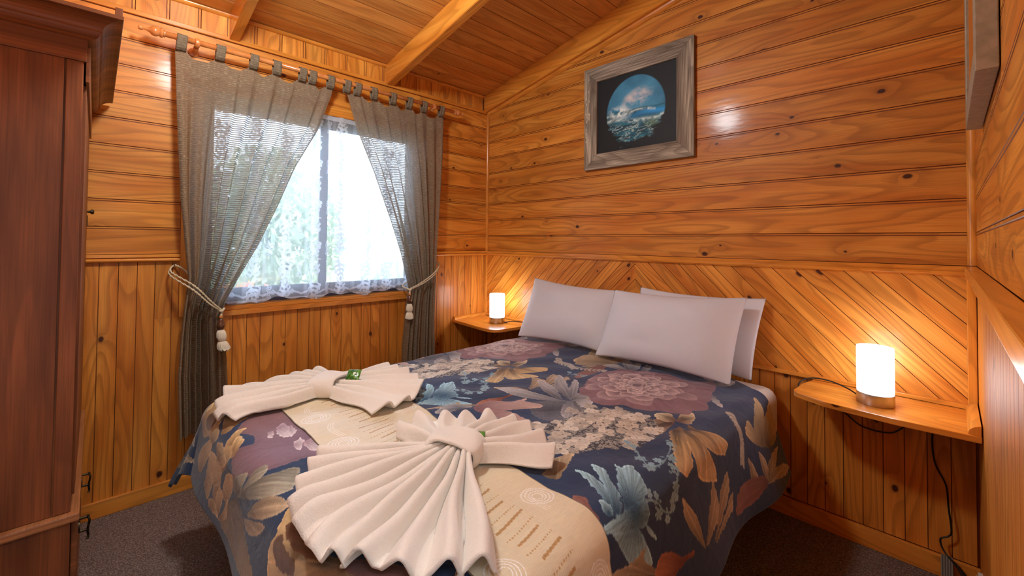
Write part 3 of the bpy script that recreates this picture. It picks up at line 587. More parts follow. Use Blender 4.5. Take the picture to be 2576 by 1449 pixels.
STY={ # inner colour, outer colour, vein amount, vein freq, rim
 'greyleaf':('#5d6069','#b9b6b8',.35,9,.25),'greyleaf2':('#4d4a42','#a59e8b',.45,14,.2),'patch':('#4a4f5c','#6f727c',.5,20,0),'bud':('#7d5358','#c9aaa0',.3,8,.3),
 'lily':('#6a4a3a','#dccba8',.35,6,.35),'lily2':('#7a5a3c','#d8b985',.35,5,.3),'tulip':('#5b4a36','#cdb68c',.35,7,.25),'grass':('#7d6a50','#bda789',.3,10,.2),'grass2':('#57452c','#8f7650',.5,12,.1),
 'red':('#6e443f','#95645a',.3,8,.1),'blue':('#2c5672','#a6d0de',.85,12,.3),'orange':('#6b3226','#b5714f',.35,8,.2),'purple':('#7f6577','#85605f',.12,5,.0),'white':('#a68a98','#e2d6dc',.3,8,.3),
 'brown':('#5a3820','#6f4a2c',.25,12,0),'petal':('#8f6c42','#dfc08c',.3,9,.25)}
def smoothpoly(p,n=5):
    p=np.array(p,float); N_=len(p); o=[]
    for i in range(N_):
        p0,p1,p2,p3=p[i-1],p[i],p[(i+1)%N_],p[(i+2)%N_]
        for j in range(n):
            t=j/n; o.append(.5*(2*p1+(p2-p0)*t*.8+(2*p0*.8+p1*(-6+1.4)+p2*(6-2.2)*1-0*p3)*0+((2*.8*p0+(.8-6)*p1*-0)*0)) if False else (p1*(1-t)+p2*t)*.0+hermite(p0,p1,p2,p3,t))
    return np.array(o)
def hermite(p0,p1,p2,p3,t,k=.38):
    m1,m2=(p2-p0)*k,(p3-p1)*k
    return (2*t**3-3*t*t+1)*p1+(t**3-2*t*t+t)*m1+(-2*t**3+3*t*t)*p2+(t**3-t*t)*m2
def region(poly,pad=.006):
    a=poly.min(0)-pad;b=poly.max(0)+pad
    i0,i1=np.searchsorted(sg,[a[0],b[0]]);j0,j1=np.searchsorted(tg,[a[1],b[1]])
    return i0,i1,j0,j1
def inside(poly,Sx,Tx):
    m=np.zeros(Sx.shape,bool); n=len(poly)
    for i in range(n):
        x1,y1=poly[i];x2,y2=poly[(i+1)%n]
        if y1==y2: continue
        c=((y1>Tx)!=(y2>Tx))&(Sx<(x2-x1)*(Tx-y1)/(y2-y1)+x1); m^=c
    return m
def edist(poly,Sx,Tx):
    d=np.full(Sx.shape,9.)
    n=len(poly)
    for i in range(n):
        a=poly[i];b=poly[(i+1)%n];ab=b-a;L=ab@ab+1e-12
        t=np.clip(((Sx-a[0])*ab[0]+(Tx-a[1])*ab[1])/L,0,1); d=np.minimum(d,np.hypot(Sx-a[0]-t*ab[0],Tx-a[1]-t*ab[1]))
    return d
def paint(poly,base,style,seed=0,jag=.0):
    c0,c1,va,vf,rim=STY[style]; c0,c1=C(c0),C(c1)
    P=smoothpoly(poly); i0,i1,j0,j1=region(P)
    if i1-i0<2 or j1-j0<2: return
    Sx,Tx=np.meshgrid(sg[i0:i1],tg[j0:j1],indexing='ij')
    jn=(vnoise(0,Sx*90,Tx*90,seed)-.5)*.007
    M=inside(P,Sx+jn,Tx-jn)
    if not M.any(): return
    b=np.array(base); dx,dy=Sx-b[0],Tx-b[1]; r_=np.hypot(dx,dy); far=r_[M].max()+1e-6
    g=np.clip(r_/far,0,1)
    main=np.array([dx[M].mean(),dy[M].mean()]); ang=np.arctan2(dy,dx)-math.atan2(main[1],main[0]); ang=(ang+PI)%(2*PI)-PI
    st=vnoise(0,ang*vf*3.2+50,r_*14,seed+3)*.65+vnoise(0,ang*vf*9+50,r_*30,seed+4)*.35
    ed=edist(P,Sx,Tx)
    tex=vnoise(0,Sx*400,Tx*400,seed+8)
    col=c0+(c1-c0)*np.clip(g*1.15-.1,0,1)[...,None]
    col=col*(1+va*1.5*(st-.5)+.22*(tex-.5))[...,None]
    if style.startswith('greyleaf') or style in('grass','patch'):
        mid=np.exp(-(ang*r_/.0022)**2)*.8; sv=np.clip(np.sin((r_*120-np.abs(ang)*r_*90))*1.0-.86,0,1)*3
        col=col*(1+.5*np.minimum(mid+sv*.6,1))[...,None]+.02*mid[...,None]
        col*= (.78+.34*np.clip(ang*3+.5,0,1))[...,None]
    if style in('lily','lily2'):
        stripe=np.exp(-((ang-.06)*r_/.013)**4)*np.clip(1.35-g*1.35,0,1)*np.clip((st-.22)*6,0,1)*np.clip(r_*30,0,1)*1.15
        col=col*(1-.68*np.clip(stripe,0,1))[...,None]; mid=np.exp(-((ang+.03)*r_/.003)**2); col=col*(1+.4*mid)[...,None]
    col=col*(1+rim*np.exp(-ed/.004)-.18*np.exp(-np.abs(ed-.010)/.006))[...,None]
    IMG[i0:i1,j0:j1][M]=np.clip(col[M],0,1)
def peony(ctr,outline,off=(0,0),seed=1,cols=('#72505c','#9a747e','#e6ccc8')):
    ctr=np.array(ctr)+off; O=np.array(outline)+off
    P=smoothpoly(O); i0,i1,j0,j1=region(P,.03); Sx,Tx=np.meshgrid(sg[i0:i1],tg[j0:j1],indexing='ij')
    if Sx.size==0: return
    dx,dy=Sx-ctr[0],Tx-ctr[1]; r_=np.hypot(dx,dy); th=np.arctan2(dy,dx)
    pa=np.arctan2(P[:,1]-ctr[1],P[:,0]-ctr[0]); prr=np.hypot(P[:,1]-ctr[1],P[:,0]-ctr[0]); o_=np.argsort(pa)
    Rt=np.interp(th,pa[o_],prr[o_],period=2*PI)
    a0,a1,a2=[C(x) for x in cols]; sub=IMG[i0:i1,j0:j1]
    tex=vnoise(0,Sx*300,Tx*300,seed)
    for li,(f,n) in enumerate(((1,9),(.84,11),(.70,10),(.60,9),(.50,9),(.41,8),(.33,7),(.25,7),(.18,5),(.11,4))):
        w=2*PI/n; ph=(th+li*1.7+seed)/w; k=np.floor(ph); a=(ph-k-.5)*2
        kr=vnoise(0,k*7.3+.5,k*0+li*3.7,seed+li)
        Rm=Rt if li==0 else Rt*.55+.45*np.median(Rt)*.95
        bd=Rm*f*(1+(.05*np.abs(np.sin(th*6.5+1))-.03)*(li==0)-.26*np.abs(a)**3*(li>0)+(.16*(kr-.5) if li else 0))+ (vnoise(0,th*9+30,th*0+li,seed)-.5)*.012
        m=r_<bd; e=np.clip(r_/np.maximum(bd,1e-6),0,1)
        t=np.clip((e-.55)/.45,0,1)**1.6
        light=a1+(a2-a1)*np.clip(.05+li*.12+.5*(kr-.45),0,1)[...,None] if li else a1
        streak=vnoise(0,th*26,r_*10+li*9,seed+li)
        col=a0*(.8)+(light-a0*.8)*(t*(.5+.5*min(1,li*.4+.2)) if li else .55+0*t)[...,None]
        col=col*(.82+.36*streak)[...,None]*(.92+.16*tex)[...,None]
        col*= (1-.35*np.clip(np.abs(a)-.75,0,1)*4*(li>0))[...,None]
        rimm=np.clip((e-.93)/.05,0,1)*(li>1)*np.clip(vnoise(0,th*5+li,th*0,seed+7)*2-.6,0,1); col=col+(a2*1.05-col)*(rimm*.55)[...,None]
        if li: col*= (.75+.25*np.clip(kr*1.6,0,1))[...,None]
        sub[m]=np.clip(col[m],0,1)
def disc(c,rad,col,petals=0,seed=0,rot=0,squash=1.):
    c=np.array(c); i0,i1=np.searchsorted(sg,[c[0]-rad*1.3,c[0]+rad*1.3]);j0,j1=np.searchsorted(tg,[c[1]-rad*1.3,c[1]+rad*1.3])
    if i1-i0<1 or j1-j0<1: return
    Sx,Tx=np.meshgrid(sg[i0:i1]-c[0],tg[j0:j1]-c[1],indexing='ij'); ca,sa=math.cos(rot),math.sin(rot)
    u=Sx*ca+Tx*sa;v=(-Sx*sa+Tx*ca)/squash; r_=np.hypot(u,v); th=np.arctan2(v,u)
    bd=rad*(1 if not petals else .55+.45*np.abs(np.cos(th*petals/2)))
    m=r_<bd; cc=col*(.72+.36*np.clip(r_/rad,0,1)**.6)[...,None]*(.9+.2*vnoise(0,th*7,r_*200,seed))[...,None]
    IMG[i0:i1,j0:j1][m]=np.clip(cc[m],0,1)
def ribbon(pts,w,col):
    p=np.array([tuple(v)[:2] for v in spline([(a,b,0) for a,b in pts],14)])
    for q in p: disc(q,w,col)
def sprig(pts,col,seed=0,size=.013,flowers=False):
    rr=random.Random(seed); p=[tuple(v)[:2] for v in spline([(a,b,0) for a,b in pts],5)]
    ribbon(pts,.0026,col*.8)
    for i,q in enumerate(p):
        if flowers:
            if i%4==0: disc((q[0]+rr.uniform(-.02,.02),q[1]+rr.uniform(-.02,.02)),size*rr.uniform(1.1,2),col*rr.uniform(.8,1.2),6,i,rr.uniform(0,3),.75)
            elif i%2: disc((q[0]+rr.uniform(-.014,.014),q[1]+rr.uniform(-.014,.014)),size*.6,col*.8,0,i,rr.uniform(0,3),.5)
        else:
            for s_ in (-1,1):
                d=np.array(p[min(i+1,len(p)-1)])-np.array(p[max(i-1,0)]); d/=np.linalg.norm(d)+1e-9; nn=np.array((-d[1],d[0]))
                disc(np.array(q)+nn*s_*size*.8,size,col*rr.uniform(.75,1.15),0,i,math.atan2(*(nn*s_+d)[::-1]),.45)
def blossoms(poly,off,seed):
    rr=random.Random(seed); P=smoothpoly(np.array(poly)+off); i0,i1,j0,j1=region(P); Sx,Tx=np.meshgrid(sg[i0:i1],tg[j0:j1],indexing='ij')
    if Sx.size==0: return
    M=inside(P,Sx+(vnoise(0,Sx*40,Tx*40,3)-.5)*.05,Tx); n=vnoise(0,Sx*130,Tx*130,seed)*.5+vnoise(0,Sx*260,Tx*260,seed+1)*.5
    c=np.where((n>.5)[...,None],C('#9a968f'),C('#3a3f48')); IMG[i0:i1,j0:j1][M]=c[M]
    a,b=P.min(0),P.max(0); cnt=0
    while cnt<120:
        q=np.array((rr.uniform(a[0],b[0]),rr.uniform(a[1],b[1]))); cnt+=1
        if not inside(P,np.array([[q[0]]]),np.array([[q[1]]]))[0,0] and rr.random()>.12: continue
        s_=rr.uniform(.018,.034); base=C(rr.choice(['#d9cfbf','#cfc3b2','#e0d8ca','#b9b0a4']))
        for k in range(4):
            an=k*PI/2+rr.uniform(0,1); disc(q+np.array((math.cos(an),math.sin(an)))*s_*.55,s_*.55,base*rr.uniform(.75,1.05),0,k,an,.8)
        disc(q,s_*.14,C('#7a6a58'))
def motif(off,seed):
    off=np.array(off)
    for k,b_,pts in PAT['M']:
        P=np.array(pts)+off
        if k=='peony': peony(b_,pts,off,1)
        elif k=='blossoms': blossoms(pts,off,5)
        elif k=='sprig': sprig(P,C('#b5b0a6'),3,.012)
        elif k=='bsprig': sprig(P,C('#8fb4c4'),4,.011,True)
        else: paint(P,np.array(b_)+off,k,seed)
n1=(vnoise(0,sg[:,None]*3+0*tg,tg[None,:]*3+0*sg[:,None],2)); n2=vnoise(0,sg[:,None]*300+0*tg,tg[None,:]*300+0*sg[:,None],9)
IMG[:]=C('#21385a')*(.78+.4*n1+.16*(n2-.5))[...,None]
for off in ((-.925,-.05),(0,0)): motif(off,11)
for k,b_,pts in PAT['U']: paint(np.array(pts),b_,k,21)
SSg,TTg=np.meshgrid(sg,tg,indexing='ij'); XX,YY,ZZ=surf(SSg,TTg)
M_duvet=printed('floral_cotton_print',rough=.75)
P3=np.stack([XX,YY,ZZ],-1)
duvet=grid('duvet',P3,M_duvet,None,color=IMG)
setp(duvet,'navy duvet printed with large mauve peonies, grey leaves and cream lilies, spread over the bed','duvet')
md=duvet.modifiers.new('thick','SOLIDIFY'); md.thickness=.012; md.offset=1
def on_duvet(s,t,h=0):
    """point on the duvet (arrays) lifted by h along +normal"""
    e=.002; p=np.stack(surf(s,t),-1); a=np.stack(surf(s+e,t),-1)-p; b=np.stack(surf(s,t+e),-1)-p
    n=np.cross(b,a); n/=np.linalg.norm(n,axis=-1,keepdims=True)+1e-12; n=np.where(n[...,2:3]<-.2,-n,n)
    return p+n*np.asarray(h)[...,None]
# ------------------------------------------------------------ bed runner
rs=np.linspace(S0+.02,S1-.005,900); rw=np.linspace(0,1,220); RSg,RWg=np.meshgrid(rs,rw,indexing='ij')
t_far=np.interp(rs,[.3,1.19,1.75,2.2,2.45],[1.33,1.31,1.375,1.375,1.36])[:,None]; t_near=np.interp(rs,[.3,.86,1.22,2.05,2.45],[1.72,1.712,1.725,1.705,1.69])[:,None]
RTg=t_far+(t_near-t_far)*RWg
def smax(L): return L
RP=on_duvet(RSg,RTg,np.full(RSg.shape,.0035)+.0012*np.sin(RSg*60+RWg*5)*np.sin(RSg*23))
wdt=.345; vv=RWg*wdt; cloth=C('#e2d5b6')
rc=np.ones(RSg.shape+(3,))*cloth*(.93+.10*vnoise(0,RSg*500,vv*60,1)+.04*np.sin(vv*2*PI*160))[...,None]
sm=np.clip(1-((vv-.17)/.062)**2,0,1)>0
sat=~((vv>.095)&(vv<.245)); rc[sat]*=1.03
# gold bars across the centre band every 58 mm
ph=(RSg-.93+.01*np.sin(vv*20))/.0585; fr=ph-np.floor(ph); kk=np.floor(ph).astype(int)
bar=(fr<.12)&(vv>.12+.01*(kk%2))&(vv<.225-.012*(kk%3))
gold=C('#b58d58'); g2=vnoise(0,RSg*900,vv*900,4)
rc[bar]=(gold*(.7+.7*g2[bar])[:,None]); lace_=(np.abs(fr-.62)<.035)&(vv>.12)&(vv<.225)&(np.sin(vv*2*PI*110)>-.2); rc[lace_]=rc[lace_]*C('#b59a72')*1.6
def rings(cs,cv,n,amp=1.25):
    d=np.hypot(RSg-cs,(vv-cv)*1.0)
    for i in range(n):
        m=np.abs(d-.014-.0085*i*(1+.1*np.sin(np.arctan2(vv-cv,RSg-cs)*2+i)))<.0011; rc[m]=np.clip(C('#fbf6ea')*amp,0,1)
for i in range(16):
    rings(.62+.245*i*.5*1.0,.29 if i%2==0 else .05,4)
for i in range(9):
    c0=.7+.245*i
    for dd in (0,.007,.014):
        curve=.30-.02*np.sin((RSg-c0)*9)-(RSg-c0)*.5*0; m=(np.abs(vv-(.262+dd+.018*np.sin((RSg-c0)*25)))<.001)&(RSg>c0)&(RSg<c0+.12); rc[m]=C('#fbf6ea')
        m=(np.abs(vv-(.068-dd+.014*np.sin((RSg-c0)*25)))<.001)&(RSg>c0)&(RSg<c0+.1); rc[m]=C('#f4ecd8')
edge=(RWg<.008)|(RWg>.992); rc[edge]=C('#6d5a3c')
M_runner=printed('cream_runner_brocade',rough=.5,sheen=.3,weave=1400,wd=.0004,spec=.5)
runner=grid('bed_runner',RP,M_runner,None,color=np.clip(rc,0,1)); setp(runner,'cream embroidered bed runner with gold bars lying across the foot of the duvet','bed runner')
md=runner.modifiers.new('thick','SOLIDIFY'); md.thickness=.002; md.offset=0
# ------------------------------------------------------------ towels folded as fans
mt,nt,out=newmat('white_terry_towel'); N=NT(nt); bs=N.n('BsdfPrincipled'); bs.inputs['Base Color'].default_value=L4((240,233,222)); bs.inputs['Roughness'].default_value=.95; bs.inputs['Sheen Weight'].default_value=.5; bs.inputs['Specular IOR Level'].default_value=.1
tc=N.n('TexCoord').outputs['Object']; nz=N.n('TexNoise',i_Scale=420.,i_Detail=4.); N.l(tc,nz.inputs['Vector']); nb=N.n('TexNoise',i_Scale=70.,i_Detail=2.); N.l(tc,nb.inputs['Vector'])
bp=N.n('Bump'); bp.inputs['Strength'].default_value=.9; bp.inputs['Distance'].default_value=1.; N.l(N.math('ADD',N.math('MULTIPLY',nz.outputs[0],.0016),N.math('MULTIPLY',nb.outputs[0],.002)),bp.inputs['Height']); N.l(bp.outputs[0],bs.inputs['Normal']); N.l(bs.outputs[0],out.inputs[0]); M_towel=mt
def duvz(x,y):
    a=np.maximum(DX0+RR-x,0)+np.maximum(x-(DX1-RR),0); b=np.maximum(DY1+RR-y,0)
    t=-.11-y; s=x; bump=.006*np.sin(s*7+t*3)*np.cos(t*5.3-s*2)+.003*np.sin(s*17-t*11)+.002*np.sin(s*31+t*23)
    L=np.hypot(a,b); Lc=np.clip(L/RR,0,.999); return ZT-.012+bump*(L<.1)-RR*(1-np.sqrt(1-Lc**2))
def fan(name,ctr,ax,angs,rads,npl,parent,h0=.055,h1=.042,a0w=.055,seed=0,curl=None):
    """accordion-folded half: angs/rads describe the rim seen from above"""
    NA=npl*22+1; NR=46; rr=random.Random(seed)
    th=np.linspace(angs[0],angs[-1],NA); Rm=np.interp(th,angs,rads)
    u=np.linspace(0,1,NA)*npl; k=np.floor(u)
    fr_=u-np.floor(u); tri=np.where(fr_<.68,fr_/.68,(1-fr_)/.32); tri=np.convolve(np.pad(tri,4,mode='edge'),np.ones(5)/5,'same')[4:-4]; tri=tri*tri*(3-2*tri)*.35+tri*.65; 
    amp=np.array([rr.uniform(.75,1.15) for _ in range(npl+2)]); am=np.interp(u,np.arange(npl+2),amp)
    ro=np.array([rr.uniform(-.012,.012) for _ in range(npl+2)]); Rm=Rm+np.interp(u,np.arange(npl+2),ro)-.012*(1-tri)
    r_=np.linspace(0,1,NR)**.9
    P=np.zeros((NA,NR,3)); perp=np.array((-math.sin(ax),math.cos(ax))); axv=np.array((math.cos(ax),math.sin(ax)))
    q=(np.linspace(-1,1,NA))
    for j,rj in enumerate(r_):
        base=np.array(ctr)[None]+perp[None]*(q*a0w*.8)[:,None]*(1)+axv[None]*.0
        tip=np.array(ctr)[None]+np.stack([np.cos(th),np.sin(th)],-1)*Rm[:,None]
        wgl=.010*np.sin(rj*7+np.floor(u)*1.9+seed)*rj
        xy=base+(tip-base)*rj+np.stack([-np.sin(th),np.cos(th)],-1)*wgl[:,None]
        hh=h0+(h1-h0)*rj
        z=duvz(xy[:,0],xy[:,1])+.0115+hh*am*tri*(1-.25*(1-rj)*0)+(1-rj)**2*.018*(1-q*q)+.004*rj
        P[:,j,0]=xy[:,0];P[:,j,1]=xy[:,1];P[:,j,2]=z
    o=grid(name,P,M_towel,parent); md=o.modifiers.new('thick','SOLIDIFY'); md.thickness=.007; md.offset=-.6; md.use_rim=True
    return o
def band(parent,ctr,ax,wid,hgt,length,z0,lift=0):
    NA,NL=56,20; P=np.zeros((NA,NL,3)); axv=np.array((math.cos(ax),math.sin(ax))); pv=np.array((-math.sin(ax),math.cos(ax)))
    for i in range(NA):
        a=2*PI*i/NA; c_,s_=math.cos(a),math.sin(a); e=2/2.6
        cx=math.copysign(abs(c_)**e,c_); sz=math.copysign(abs(s_)**e,s_)
        for j in range(NL):
            l=(j/(NL-1)-.5)*2; rim=1-.16*abs(l)**6; l2=length/2*l*(1-.0*abs(sz))
            p=np.array(ctr)+axv*(l2+.008*math.sin(a*2))+pv*cx*wid/2*rim
            P[i,j]=(p[0],p[1],z0+hgt/2+sz*hgt/2*rim+.003*math.sin(a*3+l*2))
    o=grid('wrap_band',P,M_towel,parent,close_u=True); md=o.modifiers.new('thick','SOLIDIFY'); md.thickness=.009; md.offset=-1; return o
d2=math.radians
def zat(c): return float(duvz(np.array(c[0]),np.array(c[1])))
t1c=(1.700,-1.590)
tw=thing('folded_towel',(t1c[0],t1c[1],zat(t1c)),'white towel folded into a wide bow fan, nearest the camera on the runner','towel','white towels folded as fans on the bed')
tw['label']='large white towel fan with a wrapped middle, nearest the foot corner of the bed'
fan('towel_fan',t1c,d2(-72),[d2(a) for a in (-137,-120,-104,-88,-70,-52,-26)],[.375,.40,.42,.43,.44,.455,.455],11,tw,h0=.055,h1=.055,seed=3)
fan('towel_fan',t1c,d2(108),[d2(a) for a in (36,54,75,100,125,150,174,194)],[.30,.29,.275,.275,.285,.29,.27,.23],9,tw,h0=.05,h1=.046,seed=5)
band(tw,t1c,d2(-72+14),.172,.092,.105,zat(t1c)+.006)
t2c=(.868,-1.625)
tw2=thing('folded_towel',(t2c[0],t2c[1],zat(t2c)),'smaller-looking white towel fan by the window side of the bed, wrapped with a green packet','towel','white towels folded as fans on the bed')
tw2['label']='farther white towel fan lying nearest the window curtain, green packet beside its band'
fan('towel_fan',t2c,d2(-140),[d2(a) for a in (-196,-180,-160,-140,-120,-100,-76)],[.30,.345,.385,.40,.405,.40,.385],9,tw2,h0=.05,h1=.038,seed=8)
fan('towel_fan',t2c,d2(40),[d2(a) for a in (2,18,34,52,72,92,112)],[.385,.395,.40,.39,.36,.34,.33],8,tw2,h0=.05,h1=.038,seed=9)
band(tw2,t2c,d2(-50+90),.165,.088,.115,zat(t2c)+.006)
# soap packets
mt,nt,out=newmat('green_sachet_film'); N=NT(nt); bs=N.n('BsdfPrincipled'); tc=N.n('TexCoord').outputs['Object']; nz=N.n('TexNoise',i_Scale=60.,i_Detail=2.); N.l(tc,nz.inputs['Vector'])
N.l(N.mix(N.mapr(nz.outputs[0],.4,.6),L4((40,92,30)),L4((98,150,70))),bs.inputs['Base Color']); bs.inputs['Roughness'].default_value=.18; bp=N.n('Bump'); bp.inputs['Distance'].default_value=.004; N.l(nz.outputs[0],bp.inputs['Height']); N.l(bp.outputs[0],bs.inputs['Normal']); N.l(bs.outputs[0],out.inputs[0]); M_sachet=mt
M_dot=plain('white_print',(225,235,220),.4)
def sachet(loc,rot,tilt,w,h,label):
    t=thing('soap_sachet',loc,label,'soap packet','green soap packets tucked into the towels')
    g=np.linspace(-1,1,25); a,b=np.meshgrid(g,g,indexing='ij'); puff=.006*np.clip((1-a**2)*(1-b**2),0,1)**.6
    Mx=Matrix.Rotation(rot,3,'Z')@Matrix.Rotation(tilt,3,'X')
    def mk(s_):
        P=np.stack([a*w/2*(1-.03*np.cos(b*30)),b*h/2,s_*puff+.0*a],-1); return (P.reshape(-1,3)@np.array(Mx).T).reshape(25,25,3)+np.array(loc)
    o=grid('film_front',mk(1),M_sachet,t); grid('film_back',mk(-1.0),M_sachet,t)
    ang=np.linspace(0,2*PI,20,endpoint=False); V=[Vector(loc)+Mx@Vector((.004+.006*math.cos(x_),.002+.006*math.sin(x_),.0068)) for x_ in ang]
    V+=[Vector(loc)+Mx@Vector((.004+.006*math.cos(x_),.002+.006*math.sin(x_),.0063)) for x_ in ang]
    mesh('dot',V,[tuple(range(20)),tuple(range(39,19,-1))]+[(i,20+i,20+(i+1)%20,(i+1)%20) for i in range(20)],M_dot,t)
    return t
sachet((.938,-1.552,zat((.955,-1.545))+.084),d2(46),d2(38),.055,.05,'small green glossy sachet tucked beside the band of the towel near the window')
sachet((1.728,-1.528,zat((1.73,-1.53))+.070),d2(46),d2(35),.04,.034,'green sachet corner showing behind the band of the nearest towel fan')
# ------------------------------------------------------------ pillows
def pillow(name,bl,br,tl,tr,thick,label,seed,crease=0):
    bl,br,tl,tr=[np.array(p,float) for p in (bl,br,tl,tr)]
    n=64; g=np.linspace(-1,1,n); a,b=np.meshgrid(g,g,indexing='ij')
    u=(a+1)/2;v=(b+1)/2
    base=(bl*(1-u[...,None])*(1-v[...,None])+br*u[...,None]*(1-v[...,None])+tl*(1-u[...,None])*v[...,None]+tr*u[...,None]*v[...,None])
    nrm=np.cross(br-bl,tl-bl); nrm/=np.linalg.norm(nrm); ux=(br-bl)/np.linalg.norm(br-bl); vx=(tl-bl)/np.linalg.norm(tl-bl)
    # edges sag inward between the corners
    base=base-ux*(.010*a*(1-b**2))[...,None]-vx*(.020*b*(1-a**2))[...,None]
    prof=np.clip((1-np.abs(a)**3.2),0,1)**.75*np.clip((1-np.abs(b)**2.6),0,1)**.75
    nz=vnoise(0,a*2.2+5,b*2.2+5,seed)*.35+vnoise(0,a*5+5,b*4+5,seed+1)*.12
    nz=nz+crease*(-.06*np.exp(-((a+.62)/.02)**2)-.04*np.exp(-((a+.25)/.018)**2)-.04*np.exp(-((a-.15)/.018)**2))
    f=thick*.5*prof*(.82+nz*.5); bk=-thick*.5*prof*.8
    o=grid(name,base+nrm*f[...,None]*1.0,M_linen); o2=grid('tmp',base+nrm*(bk-.0005)[...,None],M_linen)
    # join shells
    bm=bmesh.new(); bm.from_mesh(o.data); k=len(bm.faces); bm.from_mesh(o2.data); bm.faces.ensure_lookup_table()
    bmesh.ops.remove_doubles(bm,verts=bm.verts,dist=.0008); bmesh.ops.recalc_face_normals(bm,faces=bm.faces)
    bm.to_mesh(o.data); bm.free(); o.data.polygons.foreach_set('use_smooth',[True]*len(o.data.polygons)); bpy.data.objects.remove(o2)
    setp(o,label,'pillow','white pillows at the head of the bed'); return o
pillow('pillow',(.675,-.305,.628),(1.375,-.265,.628),(.635,-.095,1.005),(1.345,-.09,.975),.15,'left of the white pillows, leaning beside the small lamp by the window',3,.3)
pillow('pillow',(1.425,-.16,.628),(2.055,-.16,.625),(1.425,-.035,1.0),(2.088,-.05,1.0),.08,'white pillow mostly hidden behind the front right pillow, against the chevron wall',6)
pillow('pillow',(1.312,-.335,.630),(2.018,-.325,.630),(1.328,-.16,.985),(2.035,-.15,1.008),.15,'front right white pillow with faint fold creases, overlapping the one behind',9,1)
# ============================================================ SHELVES, LAMPS
def shelf(name,poly,label,cleat):
    t=thing(name,(sum(p[0] for p in poly)/len(poly),0,.63),label,'shelf','wall shelves either side of the bed')
    prism('shelf_board',poly,.631,.652,M_pine1,t,bev=.003,grain=0)
    prism('end_moulding',cleat[0],cleat[1],cleat[2],M_pine1,t,bev=.001,grain=1,axis=1)
    return t
def rnd(cx,cy,r,a0,a1,n=6): return arc(cx,cy,r,a0,a1,n)
shelf('bedside_shelf',[(.001,-.021),(.001,-.345),(.03,-.35),(.40,-.385)]+rnd(.45,-.30,.085,-100,-10)+[(.548,-.15),(.55,-.021)],'small varnished pine shelf on the wall in the window corner, left of the pillows',([(.001,.652),(.001,.676)]+arc(.001,.652,.024,75,0),-.34,-.022))
shelf('bedside_shelf',[(2.768,-.021),(2.268,-.021),(2.245,-.13),(2.243,-.20)]+rnd(2.285,-.235,.045,-178,-110)+[(2.36,-.318),(2.56,-.335),(2.768,-.322)],'varnished pine shelf right of the bed below the chevron boards, ending at the right wall',([(2.767,.652),(2.767,.684)]+arc(2.767,.652,.030,105,180),-.315,-.022))
M_shade=None
mt,nt,out=newmat('frosted_lamp_shade_lit'); N=NT(nt); em=N.n('Emission'); tc=N.n('TexCoord').outputs['Object']; sp=N.n('SeparateXYZ'); N.l(tc,sp.inputs[0])
N.l(N.mix(N.mapr(sp.outputs[2],.05,.12,0,1,True),L4((205,235,255)),L4((250,250,255))),em.inputs[0]); em.inputs[1].default_value=1
st=N.mapr(sp.outputs[2],.04,.14,5.0,13.0,True); N.l(st,em.inputs[1]); N.l(em.outputs[0],out.inputs[0]); M_shade=mt
def lamp(x,y,label):
    t=thing('table_lamp',(x,y,.6525),label,'lamp','cylinder lamps on the bedside shelves')
    lathe('lamp_base',[(.0565,.6525),(.0575,.654),(.0575,.694),(.0565,.695)],(x,y,0),M_steel,t,seg=48)
    o=lathe('lamp_shade',[(.0545,.695),(.0562,.70),(.0562,.866),(.0552,.868),(.053,.866),(.053,.70)],(x,y,0),M_shade,t,seg=48)
    return t
lampL=lamp(.325,-.175,'small lit cylinder lamp on the shelf in the window corner'); lampR=lamp(2.497,-.190,'lit cylinder lamp on the shelf right of the bed, nearer the camera')
def plug_bits(): pass
# cords
tube('power_cord',[Vector(p) for p in spline([(2.45,-.16,.656),(2.40,-.10,.664),(2.34,-.07,.672),(2.28,-.07,.672),(2.243,-.09,.66),(2.232,-.12,.64),(2.25,-.12,.615),(2.31,-.06,.585),(2.38,-.03,.54),(2.43,-.022,.50),(2.49,-.02,.492),(2.54,-.02,.505),(2.585,-.025,.56),(2.615,-.03,.605),(2.645,-.03,.62),(2.652,-.03,.58),(2.648,-.02,.50),(2.656,-.018,.42),(2.684,-.017,.35),(2.690,-.02,.27),(2.697,-.024,.19),(2.688,-.026,.165),(2.668,-.03,.15),(2.672,-.034,.12),(2.69,-.05,.10),(2.71,-.075,.098)],6)],.0030,M_black,lampR,seg=8)
tube('power_cord',[Vector(p) for p in spline([(.38,-.15,.660),(.42,-.11,.665),(.48,-.06,.662),(.55,-.035,.66),(.565,-.03,.63),(.52,-.03,.56),(.42,-.03,.52),(.36,-.03,.45),(.38,-.03,.2),(.40,-.03,.085)],6)],.0028,M_black,lampL,seg=8)
tube('power_cord',[Vector(p) for p in spline([(.38,-.26,.628),(.375,-.262,.60),(.40,-.262,.565),(.43,-.262,.60),(.435,-.26,.628)],5)],.002,M_black,lampL,seg=6)
lathe('cord_grip',[(.0035,0),(.005,.002),(.005,.022),(.0035,.026)],(.381,-.15,.66),M_black,lampL,axis='X',seg=12)
